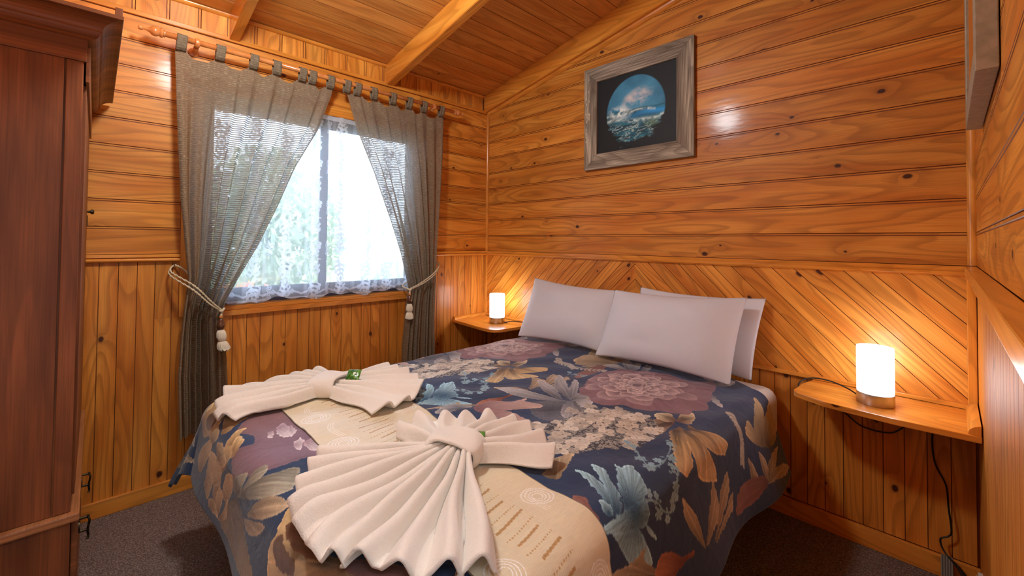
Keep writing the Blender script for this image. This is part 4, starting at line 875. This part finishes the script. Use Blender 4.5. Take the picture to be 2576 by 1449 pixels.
# label tag on cord
tag=thing('cable_tag',(2.685,-.05,.05),'grey striped paper tag hanging off the black cord low by the outlet','tag')
mt,nt,out=newmat('grey_tag_with_stripes'); N=NT(nt); bs=N.n('BsdfPrincipled'); tc=N.n('TexCoord').outputs['Object']; sp=N.n('SeparateXYZ'); N.l(tc,sp.inputs[0]); w_=N.math('SINE',N.math('MULTIPLY',sp.outputs[0],900.)); N.l(N.mix(N.mapr(w_,-.2,.2),L4((150,148,138)),L4((96,95,88))),bs.inputs['Base Color']); bs.inputs['Roughness'].default_value=.7; N.l(bs.outputs[0],out.inputs[0])
box('tag_sheet',(2.668,-.047,.022),(2.700,-.0455,.102),mt,tag,bev=.0004)
# plug and outlet
pl=thing('power_plug',(2.75,-.16,.10),'black angled plug in the white outlet at the bottom right','plug')
V=spline([(2.70,-.066,.098),(2.715,-.09,.094),(2.728,-.12,.088),(2.74,-.15,.08)],4)
tube('plug_neck',V,[.004+.0075*i/(len(V)-1) for i in range(len(V))],M_black,pl,seg=12)
lathe('plug_body',[(.012,-.035),(.019,-.03),(.0215,-.012),(.0215,-.004)],(2.7585,-.165,.082),M_black,pl,axis='X',seg=24)
ou=thing('power_outlet',(RW-.004,-.20,.085),'white plastic double power outlet low on the right wall','outlet')
box('cover_plate',(RW-.012,-.275,.028),(RW+.002,-.14,.135),M_white,ou,bev=.004)
for i in range(2): box('switch',(RW-.017,-.262+.1*i,.11),(RW-.011,-.25+.1*i,.125),M_white,ou,bev=.002)
# ============================================================ PICTURES
def frame4(name,cx,cz,w,h,fw,t,y0,label,mat,artfn,parent=None):
    root=thing('framed_picture',(cx,y0,cz),label,'picture')
    x0,x1,z0,z1=cx-w/2,cx+w/2,cz-h/2,cz+h/2
    for poly,g in (([(x0,z0),(x1,z0),(x1-fw,z0+fw),(x0+fw,z0+fw)],0),([(x0,z1),(x0+fw,z1-fw),(x1-fw,z1-fw),(x1,z1)],0),([(x0,z0),(x0+fw,z0+fw),(x0+fw,z1-fw),(x0,z1)],2),([(x1,z0),(x1,z1),(x1-fw,z1-fw),(x1-fw,z0+fw)],2)):
        prism('frame_rail',poly,y0-t,y0-.002,mat,root,bev=.0015,grain=g,axis=1)
    return root
pic=frame4('p',1.371,2.070,.728,.668,.098,.028,0,'seascape painting in a wide weathered grey timber frame above the bed',M_grey,None)
n=420; gx=np.linspace(1.371-.268,1.371+.268,n); gz=np.linspace(2.070-.238,2.070+.238,int(n*.89)); PX,PZ=np.meshgrid(gx,gz,indexing='ij')
u=(PX-1.371)/.268; v=(PZ-2.070)/.238
fb=lambda x,y,s: .5*vnoise(0,x,y,s)+.27*vnoise(0,x*2.1,y*2.1,s+1)+.15*vnoise(0,x*4.3,y*4.3,s+2)+.08*vnoise(0,x*8.7,y*8.7,s+3)
rdg=lambda x,y,s: 1-np.abs(2*fb(x,y,s)-1)*2.4
blk=C('#121517'); col=np.ones(PX.shape+(3,))*blk*(.9+.25*fb(u*20,v*20,1))[...,None]
el=np.hypot((u+.01)/.745,(v-.0)/.90)
dome=np.clip(1.15-np.hypot(u/.9,(v-.3)/.75),0,1)
sky=C('#1d5c80')+(C('#4f9cc0')-C('#1d5c80'))*np.clip(dome*1.1+.9*(fb(u*2.4+9,v*3,4)-.5),0,1)[...,None]
cw=np.clip(1.25-np.hypot((u-.04-.5*(v-.3))/.34,(v-.30)/.24),0,1)*np.clip(fb(u*5+3,v*6,7)*2.6-.75,0,1.2); sky=sky+(C('#f0ddd2')-sky)*np.clip(cw*1.25,0,1)[...,None]
hz=.03-.03*u+.012*np.sin(u*9); sea_m=v<hz; dp=hz-v
sea=C('#0c2f3c')+(C('#2c7f96')-C('#0c2f3c'))*np.clip(fb(u*5,v*13,15)*1.8-.45,0,1)[...,None]
barrel=np.exp(-((dp-.17+.04*np.sin(u*4))/.075)**2)*np.clip(.5+u*1.2,0,1); sea=sea+(C('#2f9be0')-sea)*np.clip(barrel*.95,0,1)[...,None]
lip=np.exp(-((dp-.075+.03*np.sin(u*5+1))/.03)**2)*np.clip(fb(u*18,v*22,51)*2-.5,0,1); curl=np.exp(-((dp-.27-.05*np.sin(u*4+.6))/.045)**2)*np.clip(fb(u*14,v*20,52)*2.2-.55,0,1)
wisp=np.clip(rdg(u*7+v*3,v*15-u*2,20)-.62,0,1)*2.6*np.clip((dp-.30)*6,0,1)*np.clip(1.25-dp*.95,0,1)
foam=np.clip(lip*1.0*(u<.5)+curl*.95+wisp*.8,0,1); sea=sea+(C('#d6ebe6')-sea)*foam[...,None]
rock=np.clip(1.1-np.hypot((u-.42)/.24,(v+.42)/.13),0,1)*fb(u*20,v*26,61); sea=sea+(C('#5f7440')-sea)*np.clip(rock*1.3,0,.8)[...,None]
scn=np.where(sea_m[...,None],sea,sky)
spl=np.clip(1.15-np.hypot((u+.40+.25*(v-.05))/.30,(v-.0)/.20),0,1)*np.clip(rdg(u*6+2,v*7,31)*1.4-.25,0,1)+.6*np.clip(1.1-np.hypot((u+.3)/.12,(v-.1)/.14),0,1)*fb(u*20,v*14,33)
scn=scn+(C('#e6f3f0')-scn)*np.clip(spl*1.2,0,1)[...,None]
rag=el+np.clip(-v-.15,0,1)*(.95*(fb(u*5,v*16,41)-.42)); mk=np.clip((1-rag)/(.035+.25*np.clip(-v-.2,0,1)),0,1)
col=col*(1-mk[...,None])+scn*mk[...,None]
M_paint=printed('oil_painting',rough=.6,sheen=0,weave=500,wd=.0001,spec=.4,crease=.5)
P=np.stack([PX,np.full_like(PX,-.012),PZ],-1); grid('canvas',P,M_paint,pic,color=np.clip(col,0,1))
# bits of old white paint on the frame
M_old=plain('flaking_paint',(214,196,160),.8)
rr=random.Random(4)
for i in range(16):
    bm=bmesh.new(); zc=2.36-rr.random()*.45; w_=.002+rr.random()*.003; h_=.004+rr.random()*.014; xc=1.371-.364+.014+rr.random()*.006+(rr.random()<.2)*.02
    pts=[bm.verts.new((xc+w_*math.cos(t_)*(.6+.6*rr.random()),-.0290,zc+h_*math.sin(t_)*(.6+.6*rr.random()))) for t_ in np.linspace(0,2*PI,8,endpoint=False)]
    f=bm.faces.new(pts); r_=bmesh.ops.extrude_face_region(bm,geom=[f]); bmesh.ops.translate(bm,verts=[e for e in r_['geom'] if isinstance(e,bmesh.types.BMVert)],vec=(0,.0012,0))
    frombm('paint_flake',bm,M_old,pic)
# picture on the right wall (front faces -x), leaning slightly off the wall
pr2=thing('framed_picture',(RW-.02,-.98,1.98),'grey framed picture hanging on the right wall at the edge of view','picture')
fy0,fy1,fz0,fz1=-1.135,-.525,1.597,2.35; tk=.034; fw=.055
M_greyp=plain('grey_painted_frame',(160,146,124),.5,noise=(60,(140,128,108),.35,.65))
for poly in ([(fy0,fz0),(fy1,fz0),(fy1-fw,fz0+fw),(fy0+fw,fz0+fw)],[(fy0,fz1),(fy0+fw,fz1-fw),(fy1-fw,fz1-fw),(fy1,fz1)],[(fy0,fz0),(fy0+fw,fz0+fw),(fy0+fw,fz1-fw),(fy0,fz1)],[(fy1,fz0),(fy1,fz1),(fy1-fw,fz1-fw),(fy1-fw,fz0+fw)]):
    prism('frame_rail',poly,RW-tk,RW-.002,M_greyp,pr2,bev=.002,axis=0)
M_liner=plain('orange_gilt_liner',(214,128,50),.4)
bm=bmesh.new()
for lo,hi in (((RW-.027,fy0+fw,fz0+fw),(RW-.01,fy0+fw+.012,fz1-fw)),((RW-.027,fy1-fw-.012,fz0+fw),(RW-.01,fy1-fw,fz1-fw)),((RW-.027,fy0+fw,fz0+fw),(RW-.01,fy1-fw,fz0+fw+.012)),((RW-.027,fy0+fw,fz1-fw-.012),(RW-.01,fy1-fw,fz1-fw))): bmbox(bm,lo,hi)
frombm('liner',bm,M_liner,pr2)
box('picture_sheet',(RW-.016,fy0+fw,fz0+fw),(RW-.012,fy1-fw,fz1-fw),plain('picture_print',(120,104,92),.5,noise=(8,(60,58,60),.3,.7)),pr2,bev=0)
# ============================================================ WARDROBE
wx0,wx1,wy1,wy0=.035,1.0,-2.378,FY+.012
wd=thing('wardrobe',((wx0+wx1)/2,(wy0+wy1)/2,0),'dark stained timber wardrobe with a moulded cornice, standing at the left edge','wardrobe')
box('carcass',(wx0,wy0,.502),(wx1-.006,wy1-.004,1.775),M_dark,wd,grain=2,bev=.002)
box('side_panel',(wx1-.006,wy0,.505),(wx1-.001,wy1-.038,1.755),M_dark,wd,grain=2,bev=.001)
box('stile',(wx1-.006,wy1-.034,.505),(wx1+.001,wy1,1.755),M_dark,wd,grain=2,bev=.002)
box('door',(wx0+.04,wy1-.006,.53),(wx1-.05,wy1+.006,1.70),M_dark,wd,grain=2,bev=.002)
lathe('door_knob',[(.004,.006),(.005,.016),(.010,.019),(.010,.025),(.006,.028)],(wx0+.12,wy1,1.37),M_brass,wd,axis='Y',seg=16)
box('keyhole_plate',(wx0+.11,wy1+.005,1.31),(wx0+.13,wy1+.009,1.355),M_brass,wd,grain=2,bev=.001)
box('frieze',(wx0-.0,wy0,1.755),(wx1+.004,wy1+.006,1.824),M_dark,wd,grain=0,bev=.002)
box('frieze_fillet',(wx0,wy1+.004,1.70),(wx1-.004,wy1+.012,1.80),M_dark,wd,grain=0,bev=.001)
# cornice: ogee profile swept round side and front (mitred)
prof=[(0,1.818),(.004,1.818)]+[(.004+.022*math.sin(a),1.818+.022*(1-math.cos(a))) for a in np.linspace(0,PI/2,6)]+[(.030,1.842)]+[(.030+.040*(1-math.cos(a)),1.844+.030*math.sin(a)) for a in np.linspace(0,PI/2,7)]+[(.072,1.876),(.072,1.886),(0,1.886)]
V=[];Fc=[];uvc=[]
bm=bmesh.new(); rings_=[]
for px,py,dx,dy in ((wx1,wy0,1,0),(wx1,wy1+.006,1,1),(wx0+.0,wy1+.006,0,1)):
    rings_.append([bm.verts.new((px+dx*o_,py+dy*o_,z_)) for o_,z_ in prof])
for a_,b_ in zip(rings_,rings_[1:]):
    for i in range(len(prof)-1): bm.faces.new((a_[i],a_[i+1],b_[i+1],b_[i]))
bm.faces.new(rings_[0][::-1]); bm.faces.new(rings_[-1])
bmesh.ops.recalc_face_normals(bm,faces=bm.faces)
frombm('cornice',bm,M_dark,wd,grain=1)
box('top_board',(wx0,wy0,1.84),(wx1,wy1,1.886),M_dark2,wd,grain=0,bev=.002)
box('corner_block',(wx1+.038,wy1+.060,1.886),(wx1+.062,wy1+.076,1.912),M_dark,wd,grain=2,bev=.001)
# base with projecting drawer
prism('base_moulding',[(wx0-.0,wy0),(wx1+.02,wy0),(wx1+.02,wy1+.018),(wx0,wy1+.018)],.482,.504,M_dark2,wd,bev=.004,grain=0)
box('base_carcass',(wx0,wy0,.04),(wx1-.002,wy1,.482),M_dark,wd,grain=2,bev=.002)
dr=box('drawer',(wx0+.03,wy1+.001,.20),(wx1-.03,wy1+.014,.465),M_dark,wd,grain=0,bev=.003)
box('plinth',(wx0-.0,wy0,0),(wx1+.012,wy1+.014,.12),M_dark,wd,grain=0,bev=.003)
for i,hx in enumerate((.80,.46)):
    hy=wy1+.015
    hd=lathe('handle',[(.016,-.001),(.016,.003),(.006,.004)],(hx,hy,.362),M_brass,dr,axis='Y',seg=20)
    lathe('post',[(.004,0),(.004,.018),(.006,.020),(.004,.024)],(hx,hy,.385),M_brass,hd,axis='Y',seg=12)
    lathe('post',[(.004,0),(.004,.018),(.006,.020),(.004,.024)],(hx,hy,.345),M_brass,hd,axis='Y',seg=12)
    tube('bail',spline([(hx,hy+.019,.386),(hx+.006,hy+.024,.375),(hx,hy+.020,.345),(hx-.004,hy+.022,.325),(hx,hy+.020,.315)],4),[.003]*16+[.0045],M_brass,hd,seg=8)
# ============================================================ CURTAINS
M_rod=plain('turned_rod_varnish',(218,142,80),.28,coat=.5,noise=(30,(200,120,62),.3,.7))
RX,RZ,RRd=.105,2.232,.0135
rod=thing('curtain_rod',(RX,-1.28,RZ),'varnished turned wooden curtain rod with finials above the window','curtain rod')
tube('pole',[(RX,-2.135,RZ),(RX,-.43,RZ)],RRd,M_rod,rod,seg=20)
fin=[(.0,-.098),(.009,-.095),(.0115,-.088),(.009,-.080),(.005,-.076),(.0065,-.066),(.012,-.056),(.0205,-.047),(.0235,-.038),(.0215,-.028),(.016,-.021),(.0205,-.018),(.0225,-.013),(.0205,-.008),(.015,-.006),(.018,-.003),(.018,0)]
lathe('finial',fin,(RX,-2.128,RZ),M_rod,rod,axis='Y',seg=28); lathe('finial',[(r_,-h) for r_,h in fin],(RX,-.437,RZ),M_rod,rod,axis='Y',seg=28)
for yb in (-2.003,-.612):
    b_=lathe('bracket',[(.022,0),(.022,.006),(.010,.010),(.009,.05),(.012,.06),(.012,.085)],(.0,yb,RZ-.018),M_rod,rod,axis='X',seg=20)
    o=lathe('bracket_ring',[(.0135,-.011),(.021,-.009),(.0235,0),(.021,.009),(.0135,.011)],(RX,yb,RZ-.003),M_rod,b_,axis='Y',seg=24)
def curtain_mat():
    mt,nt,out=newmat('slub_weave_curtain'); N=NT(nt); uv=N.n('UVMap',uv_map='UVMap').outputs[0]; sp=N.n('SeparateXYZ'); N.l(uv,sp.inputs[0]); u,v=sp.outputs[0],sp.outputs[1]
    nz=N.n('TexNoise',noise_dimensions='2D',i_Scale=1.,i_Detail=2.); N.l(N.comb(N.math('MULTIPLY',u,9.),N.math('MULTIPLY',v,30.)),nz.inputs['Vector'])
    ph=N.math('ADD',N.math('MULTIPLY',v,92.),N.math('MULTIPLY',nz.outputs[0],.45)); fr=N.math('FRACT',ph)
    rib=N.math('MULTIPLY',N.mapr(fr,.0,.2,0,1,True),N.mapr(fr,.4,.6,1,0,True))
    sl=N.n('TexNoise',noise_dimensions='2D',i_Scale=1.,i_Detail=2.); N.l(N.comb(N.math('MULTIPLY',u,38.),N.math('MULTIPLY',v,500.)),sl.inputs['Vector'])
    wp=N.n('TexNoise',noise_dimensions='2D',i_Scale=1.,i_Detail=3.); N.l(N.comb(N.math('MULTIPLY',u,420.),N.math('MULTIPLY',v,9.)),wp.inputs['Vector'])
    c=N.mix(N.mapr(sl.outputs[0],.52,.7),L4((154,133,108)),L4((206,187,158))); c=N.mix(N.mapr(wp.outputs[0],.35,.7),N.mix(1.,c,(.74,.74,.72,1),'MULTIPLY'),c); c=N.mix(N.math('MULTIPLY',rib,.35),c,L4((104,98,84)))
    d=N.n('BsdfDiffuse'); t=N.n('BsdfTranslucent'); N.l(c,d.inputs[0]); N.l(N.mix(.5,c,L4((200,205,205))),t.inputs[0]); 
    m1=N.n('MixShader'); m1.inputs[0].default_value=.35; N.l(d.outputs[0],m1.inputs[1]); N.l(t.outputs[0],m1.inputs[2])
    tr_=N.n('BsdfTransparent'); open_=N.math('MULTIPLY',N.math('SUBTRACT',1.,rib),N.mapr(wp.outputs[0],.3,.7,.12,.33)); hem=N.n('Attribute',attribute_name='print'); hs=N.n('SeparateColor'); N.l(hem.outputs['Color'],hs.inputs[0])
    open_=N.math('MULTIPLY',open_,hs.outputs[0])
    m2=N.n('MixShader'); N.l(open_,m2.inputs[0]); N.l(m1.outputs[0],m2.inputs[1]); N.l(tr_.outputs[0],m2.inputs[2])
    bp=N.n('Bump'); bp.inputs['Strength'].default_value=.6; bp.inputs['Distance'].default_value=.0015; N.l(N.math('ADD',rib,sl.outputs[0]),bp.inputs['Height']); N.l(bp.outputs[0],d.inputs['Normal'])
    N.l(m2.outputs[0],out.inputs[0]); return mt
M_curt=curtain_mat()
def curtain(left,right,tabs,zbot,label,nf,seed,outer,xamp=1.0):
    """left,right: (y,z) silhouettes top to bottom; tabs: centres along y"""
    NC,NR=440,260; ztop=2.178
    sx_=lambda s: s+.022*np.sin(2*PI*s*1.6+seed)+.012*np.sin(2*PI*s*3.7+seed*2)
    lz=[p[1] for p in left][::-1]; ly=[p[0] for p in left][::-1]; rz=[p[1] for p in right][::-1]; ry=[p[0] for p in right][::-1]
    s=np.linspace(0,1,NC); zfr=np.linspace(0,1,NR)
    P=np.zeros((NC,NR,3)); UV=np.zeros((NC,NR,2)); rr=random.Random(seed)
    tabs=np.array(tabs); tw=.040
    y0t,y1t=left[0][0],right[0][0]
    ytop=y0t+(y1t-y0t)*s
    # scalloped top edge between tabs
    d=np.min(np.abs(ytop[:,None]-tabs[None]),1); gap=np.clip((d-tw/2)/.035,0,1); sag=.030*gap**.7
    W0=(y1t-y0t)*1.5
    phs=[rr.uniform(0,6.28) for _ in range(4)]
    tiez=.90
    for j,f in enumerate(zfr):
        zt=ztop-sag; z=zt+(zbot-zt)*f
        zm=float(z.mean()); a=np.interp(zm,lz,ly); b=np.interp(zm,rz,ry)
        w=b-a; comp=max(0,1-w/(y1t-y0t)); 
        warp=s+.012*np.sin(sx_(s)*2*PI*nf+phs[0])/(1)*(.4+comp)
        y=a+w*np.clip(warp,0,1)
        amp=(.010+.045*comp)*xamp*min(1,.35+f*4)
        fold=np.sin(sx_(s)*2*PI*nf+phs[0]+.6*f)*(.7+.4*np.sin(s*11+seed))+.35*np.sin(s*2*PI*nf*.5+phs[1])+.18*np.sin(s*2*PI*nf*2.1+phs[2]+f*2)
        x=RX-.012+amp*fold*(1-.0*f)
        x=x+.012*comp
        # selvedge hem
        P[:,j,0]=np.maximum(x,.034); P[:,j,1]=y; P[:,j,2]=z+.0*fold; UV[:,j,0]=s*abs(W0); UV[:,j,1]=z+.004*np.sin(s*2*PI*nf+phs[3])*comp
    op=np.ones((NC,NR,3)); so=s if outer=='l' else 1-s; op[(so<.035),:,:]=0.; op[(so>.985),:,:]=.1; op[:,(zfr<.05),:]=0
    op[:,:,0]*=1
    o=grid('curtain',P,M_curt,None,color=op,uvw=UV)
    setp(o,label,'curtain','grey slub curtains on the wooden rod')
    for c_ in tabs:
        # loop of cloth over the rod
        yc=c_; jx=(rr.random()-.5)*.012; lp=[]
        zz0=2.170
        path=[(RX-.004+.0,zz0),(RX+.010,zz0+.02),(RX+RRd+.004,RZ-.012)]+[(RX+(RRd+.004)*math.cos(a),RZ+(RRd+.004)*math.sin(a)) for a in np.linspace(.2,PI-.2,9)]+[(RX-RRd-.004,RZ-.012),(RX-.018,zz0+.02),(RX-.010,zz0)]
        g=np.linspace(-tw/2,tw/2,9); Pt=np.zeros((len(path),9,3)); Ut=np.zeros((len(path),9,2)); L=0
        for i,(px,pz) in enumerate(path):
            if i: L+=math.hypot(px-path[i-1][0],pz-path[i-1][1])
            sh=jx*(pz-zz0)/.06
            for k,q in enumerate(g): Pt[i,k]=(px+.0015*math.sin(k*1.3),yc+q+sh,pz); Ut[i,k]=(q+c_,pz)
        t_=grid('tab',Pt,M_curt,o,color=np.zeros((len(path),9,3)),uvw=Ut); md=t_.modifiers.new('thick','SOLIDIFY'); md.thickness=.002
    return o
Lleft=[(-2.092,2.247),(-2.075,1.836),(-2.056,1.453),(-2.031,1.184),(-2.02,1.067),(-2.035,.9),(-2.043,.781),(-2.05,.592),(-2.04,.333),(-2.04,.03)]
Lright=[(-1.322,2.248),(-1.339,2.134),(-1.416,1.902),(-1.533,1.675),(-1.622,1.442),(-1.715,1.222),(-1.804,1.056),(-1.862,.935),(-1.873,.857),(-1.849,.65),(-1.842,.486),(-1.84,.03)]
Rleft=[(-1.275,2.251),(-1.174,1.948),(-1.064,1.71),(-.931,1.38),(-.854,1.167),(-.789,.933),(-.811,.786),(-.834,.519),(-.84,.03)]
Rright=[(-.517,2.249),(-.532,1.863),(-.567,1.394),(-.592,1.106),(-.598,.9),(-.601,.707),(-.594,.478),(-.594,.03)]
cL=curtain(Lleft,Lright,[-2.067,-1.908,-1.757,-1.642,-1.510,-1.455,-1.350],.30,'left of the two grey curtains, wide and tied back towards the wardrobe',7.5,2,'l')
cR=curtain(Rleft,Rright,[-1.250,-1.184,-1.068,-.936,-.815,-.695,-.550],.30,'right of the two grey curtains, narrower and tied back towards the bed corner',7.5,5,'r',xamp=.8)
# tiebacks
M_rope=plain('cream_cord',(214,200,168),.85,bumps=(700,.001)); M_bead=plain('dark_wood_bead',(92,58,40),.2,coat=.6); M_bead2=plain('light_wood_bead',(200,128,60),.35); M_tassel=plain('cream_tassel_thread',(228,218,194),.9,bumps=(300,.002)); M_hook=plain('brass_hook',(120,86,40),.35,.9)
def twisted(path,r,turns=90):
    p=spline(path,10); n=len(p); res=[]
    for ph in (0,PI):
        q=[]
        for i in range(n*2-1):
            a=p[i//2] if i%2==0 else p[i//2].lerp(p[min(i//2+1,n-1)],.5)
            t=(p[min(i//2+1,n-1)]-p[max(i//2-1,0)]).normalized(); nn=t.cross(Vector((.3,.2,1))).normalized(); bb=t.cross(nn); an=ph+i*.9
            q.append(a+(nn*math.cos(an)+bb*math.sin(an))*r*.5)
        res.append((q,r*.62))
    return res
def tieback(hook,knot,sgn,label,back_y,sw):
    hx,hy,hz=hook; kx,ky,kz=knot
    t=thing('curtain_tieback',hook,label,'tieback','cream rope tiebacks with tassels')
    front=[(hx+.01,hy,hz),(.06,hy-sgn*.015,hz-.03),(kx+.035,hy+(ky-hy)*.35,hz+(kz-hz)*.42),(kx+.03,hy+(ky-hy)*.7,hz+(kz-hz)*.75),(kx,ky,kz)]
    f2=[(p[0]-.002,p[1]-.004,p[2]-.016*math.sin(PI*i/4)-.003) for i,p in enumerate(front)]
    backp=[(hx+.01,hy,hz+.004),(.045,hy+(ky-hy)*.25,hz-.03),(.034,hy+(ky-hy)*.6,hz+(kz-hz)*.6),(.04,ky,kz+.02),(kx,ky,kz)]
    multitube('rope',twisted(front,.0042)+twisted(f2,.0042)+twisted(backp,.0042),M_rope,t,seg=7)
    tube('hook',spline([(0,hy-sgn*-.0,hz),(.014,hy,hz-.001),(.022,hy,hz+.002),(.024,hy,hz+.012),(.018,hy,hz+.016)],4),.002,M_hook,t,seg=8)
    multitube('knot',[(spline([(kx-.006,ky-.012,kz+.004),(kx+.006,ky,kz-.006),(kx,ky+.012,kz+.006),(kx-.004,ky+.004,kz-.012),(kx,ky,kz-.03)],6),.0055)],M_rope,t,seg=8)
    z=kz-.028
    lathe('bead',[(.0,0),(.007,-.001),(.009,-.006),(.007,-.012),(.004,-.013)],(kx,ky,z),M_bead2,t,seg=20)
    lathe('bead',[(.003,0),(.010,-.008),(.0165,-.028),(.0175,-.040),(.013,-.054),(.006,-.061),(.003,-.062)],(kx,ky,z-.012),M_bead,t,seg=24)
    z-=.073
    # tassel head with vertical threads and a fluffy skirt
    def threads(name,prof,lobes,lo):
        V=[];Fc=[];n=72;m_=len(prof); rr=random.Random(3)
        jit=[rr.uniform(-1,1) for _ in range(n)]
        for i,(r_,h,dx) in enumerate(prof):
            for k in range(n):
                a=2*PI*k/n; q=r_*(1+lobes*math.sin(a*18)+lo*jit[k]*(i/(m_-1)))
                V.append((kx+.5*dx*.3+q*math.cos(a),ky+dx+q*math.sin(a),z+h+(.006*jit[k] if i==m_-1 else 0)))
        for i in range(m_-1):
            for k in range(n): Fc.append((i*n+k,i*n+(k+1)%n,(i+1)*n+(k+1)%n,(i+1)*n+k))
        Fc.append(tuple(range(n))); Fc.append(tuple((m_-1)*n+k for k in range(n))[::-1])
        return mesh(name,V,Fc,M_tassel,t,smooth=True)
    threads('tassel_head',[(.004,.004,0),(.015,-.001,sw*.1),(.0195,-.014,sw*.15),(.021,-.034,sw*.3),(.019,-.048,sw*.4),(.012,-.054,sw*.45)],.05,0)
    threads('tassel_skirt',[(.011,-.052,sw*.45),(.017,-.057,sw*.5),(.0225,-.070,sw*.7),(.026,-.088,sw),(.025,-.098,sw*1.1)],.05,.10)
    return t
tieback((.0,-2.062,1.128),(.150,-1.886,.905),1,'cream rope tieback with bead and tassel, on the left curtain',0,.014)
tieback((.0,-.533,1.118),(.130,-.805,.930),-1,'cream rope tieback with bead and tassel, on the right curtain',0,-.0)
# ------------------------------------------------------------ lace
n1_,n2_=620,560; ly=np.linspace(WY0+.0,WY1-.0,n1_); lf=np.linspace(0,1,n2_); LY,LF=np.meshgrid(ly,lf,indexing='ij')
LZ=2.055-LF*(2.055-.918); wv=np.sin(LY*46+np.sin(LY*9)*2.0)*.010+.005*np.sin(LY*97+3)
LX=.0165+wv*(.35+.65*LF)
LZ=LZ+LF**8*(.010*np.sin(LY*19)+.008*np.sin(LY*43+1))
dens=np.full(LY.shape,.40)
U_=(LY-WY0)*1.25; 
def damask(cu,cz,s):
    du=(U_-cu)/s; dz=(LZ-cz)/s; r_=np.hypot(du,dz*.8); th=np.arctan2(dz,du)
    Rr=.42+.16*np.cos(2*th+PI)+.10*np.cos(6*th)+.07*np.cos(10*th+1)+.05*np.cos(18*th)+.35*np.clip(np.sin(th),0,1)**8+.2*np.clip(-np.sin(th),0,1)**6
    m=np.clip((Rr-r_)/.03,0,1); det=(np.sin(r_*34)+np.cos(th*11)*.6>-.55); return m*(.35+.65*det)
for i in range(-1,9):
    for j in range(-1,7):
        cu=.11+.20*i; cz=1.02+.25*j+(.125 if i%2 else 0); dens=np.maximum(dens,.92*damask(cu,cz,.115))
        sm_=damask(cu+.1,cz+.06,.045); dens=np.maximum(dens,.8*sm_)
hb=(LZ-.915); sc=np.abs(np.sin(U_*2*PI*4)); dens=np.where((hb>.0)&(hb<.012),.9,dens); dens=np.maximum(dens,.85*((np.abs(hb-.028-.016*sc)<.006)|((np.hypot((U_*8%1-.5)*.125,hb-.045)<.014)&(np.hypot((U_*8%1-.5)*.125,hb-.045)>.008))))
dens=np.where(LZ>2.005,.93,dens); dens=np.clip(dens+.12*(np.abs(wv)>.009)+.06*(vnoise(0,U_*300,LZ*300,3)-.5),0,1)
mt,nt,out=newmat('white_lace'); N=NT(nt); at=N.n('Attribute',attribute_name='print'); sc_=N.n('SeparateColor'); N.l(at.outputs['Color'],sc_.inputs[0])
d=N.n('BsdfDiffuse'); d.inputs[0].default_value=L4((245,248,255)); t=N.n('BsdfTranslucent'); t.inputs[0].default_value=L4((225,236,255)); m1=N.n('MixShader'); m1.inputs[0].default_value=.6; N.l(d.outputs[0],m1.inputs[1]); N.l(t.outputs[0],m1.inputs[2])
tr_=N.n('BsdfTransparent'); m2=N.n('MixShader'); N.l(sc_.outputs[0],m2.inputs[0]); N.l(tr_.outputs[0],m2.inputs[1]); N.l(m1.outputs[0],m2.inputs[2]); N.l(m2.outputs[0],out.inputs[0])
lace=grid('lace_curtain',np.stack([LX,LY,LZ],-1),mt,None,color=np.repeat(dens[...,None],3,2)); setp(lace,'sheer white damask lace hanging in the window between the grey curtains','curtain')
# ============================================================ CEILING LIGHT (above the camera, out of frame)
cl_=thing('ceiling_light',(1.22,-1.95,ceilz(1.22)-.02),'round white ceiling light above the foot of the bed','ceiling light')
zc=ceilz(1.22)
lathe('light_base',[(.14,-.03),(.15,-.025),(.15,.025),(.10,.03)],(1.22,-1.95,zc-.02),M_white,cl_,seg=40)
mt=plain('opal_glass_lit',(250,246,236),.4,emit=((250,250,255),6.0))
lathe('opal_dome',[(.0,-.115),(.05,-.11),(.10,-.088),(.132,-.05),(.138,-.03),(.0,-.03)],(1.22,-1.95,zc-.02),mt,cl_,seg=40)
lt=bpy.data.lights.new('ceiling_bulb','POINT'); lt.energy=50.0; lt.color=(.87,.96,1); lt.shadow_soft_size=.10; lo=bpy.data.objects.new('ceiling_bulb',lt); COL.objects.link(lo); lo.location=(0,0,-.25); lo.parent=cl_

# hallway ceiling light
hl=thing('hall_light',(3.45,-2.45,2.40),'flat white panel light on the hallway ceiling outside the door','ceiling light')
box('housing',(3.10,-2.85,2.366),(3.80,-2.05,2.394),M_white,hl,bev=.002)
box('diffuser',(3.12,-2.83,2.360),(3.78,-2.07,2.367),plain('panel_lit',(250,250,250),.4,emit=((222,238,255),13.5)),hl,bev=0)
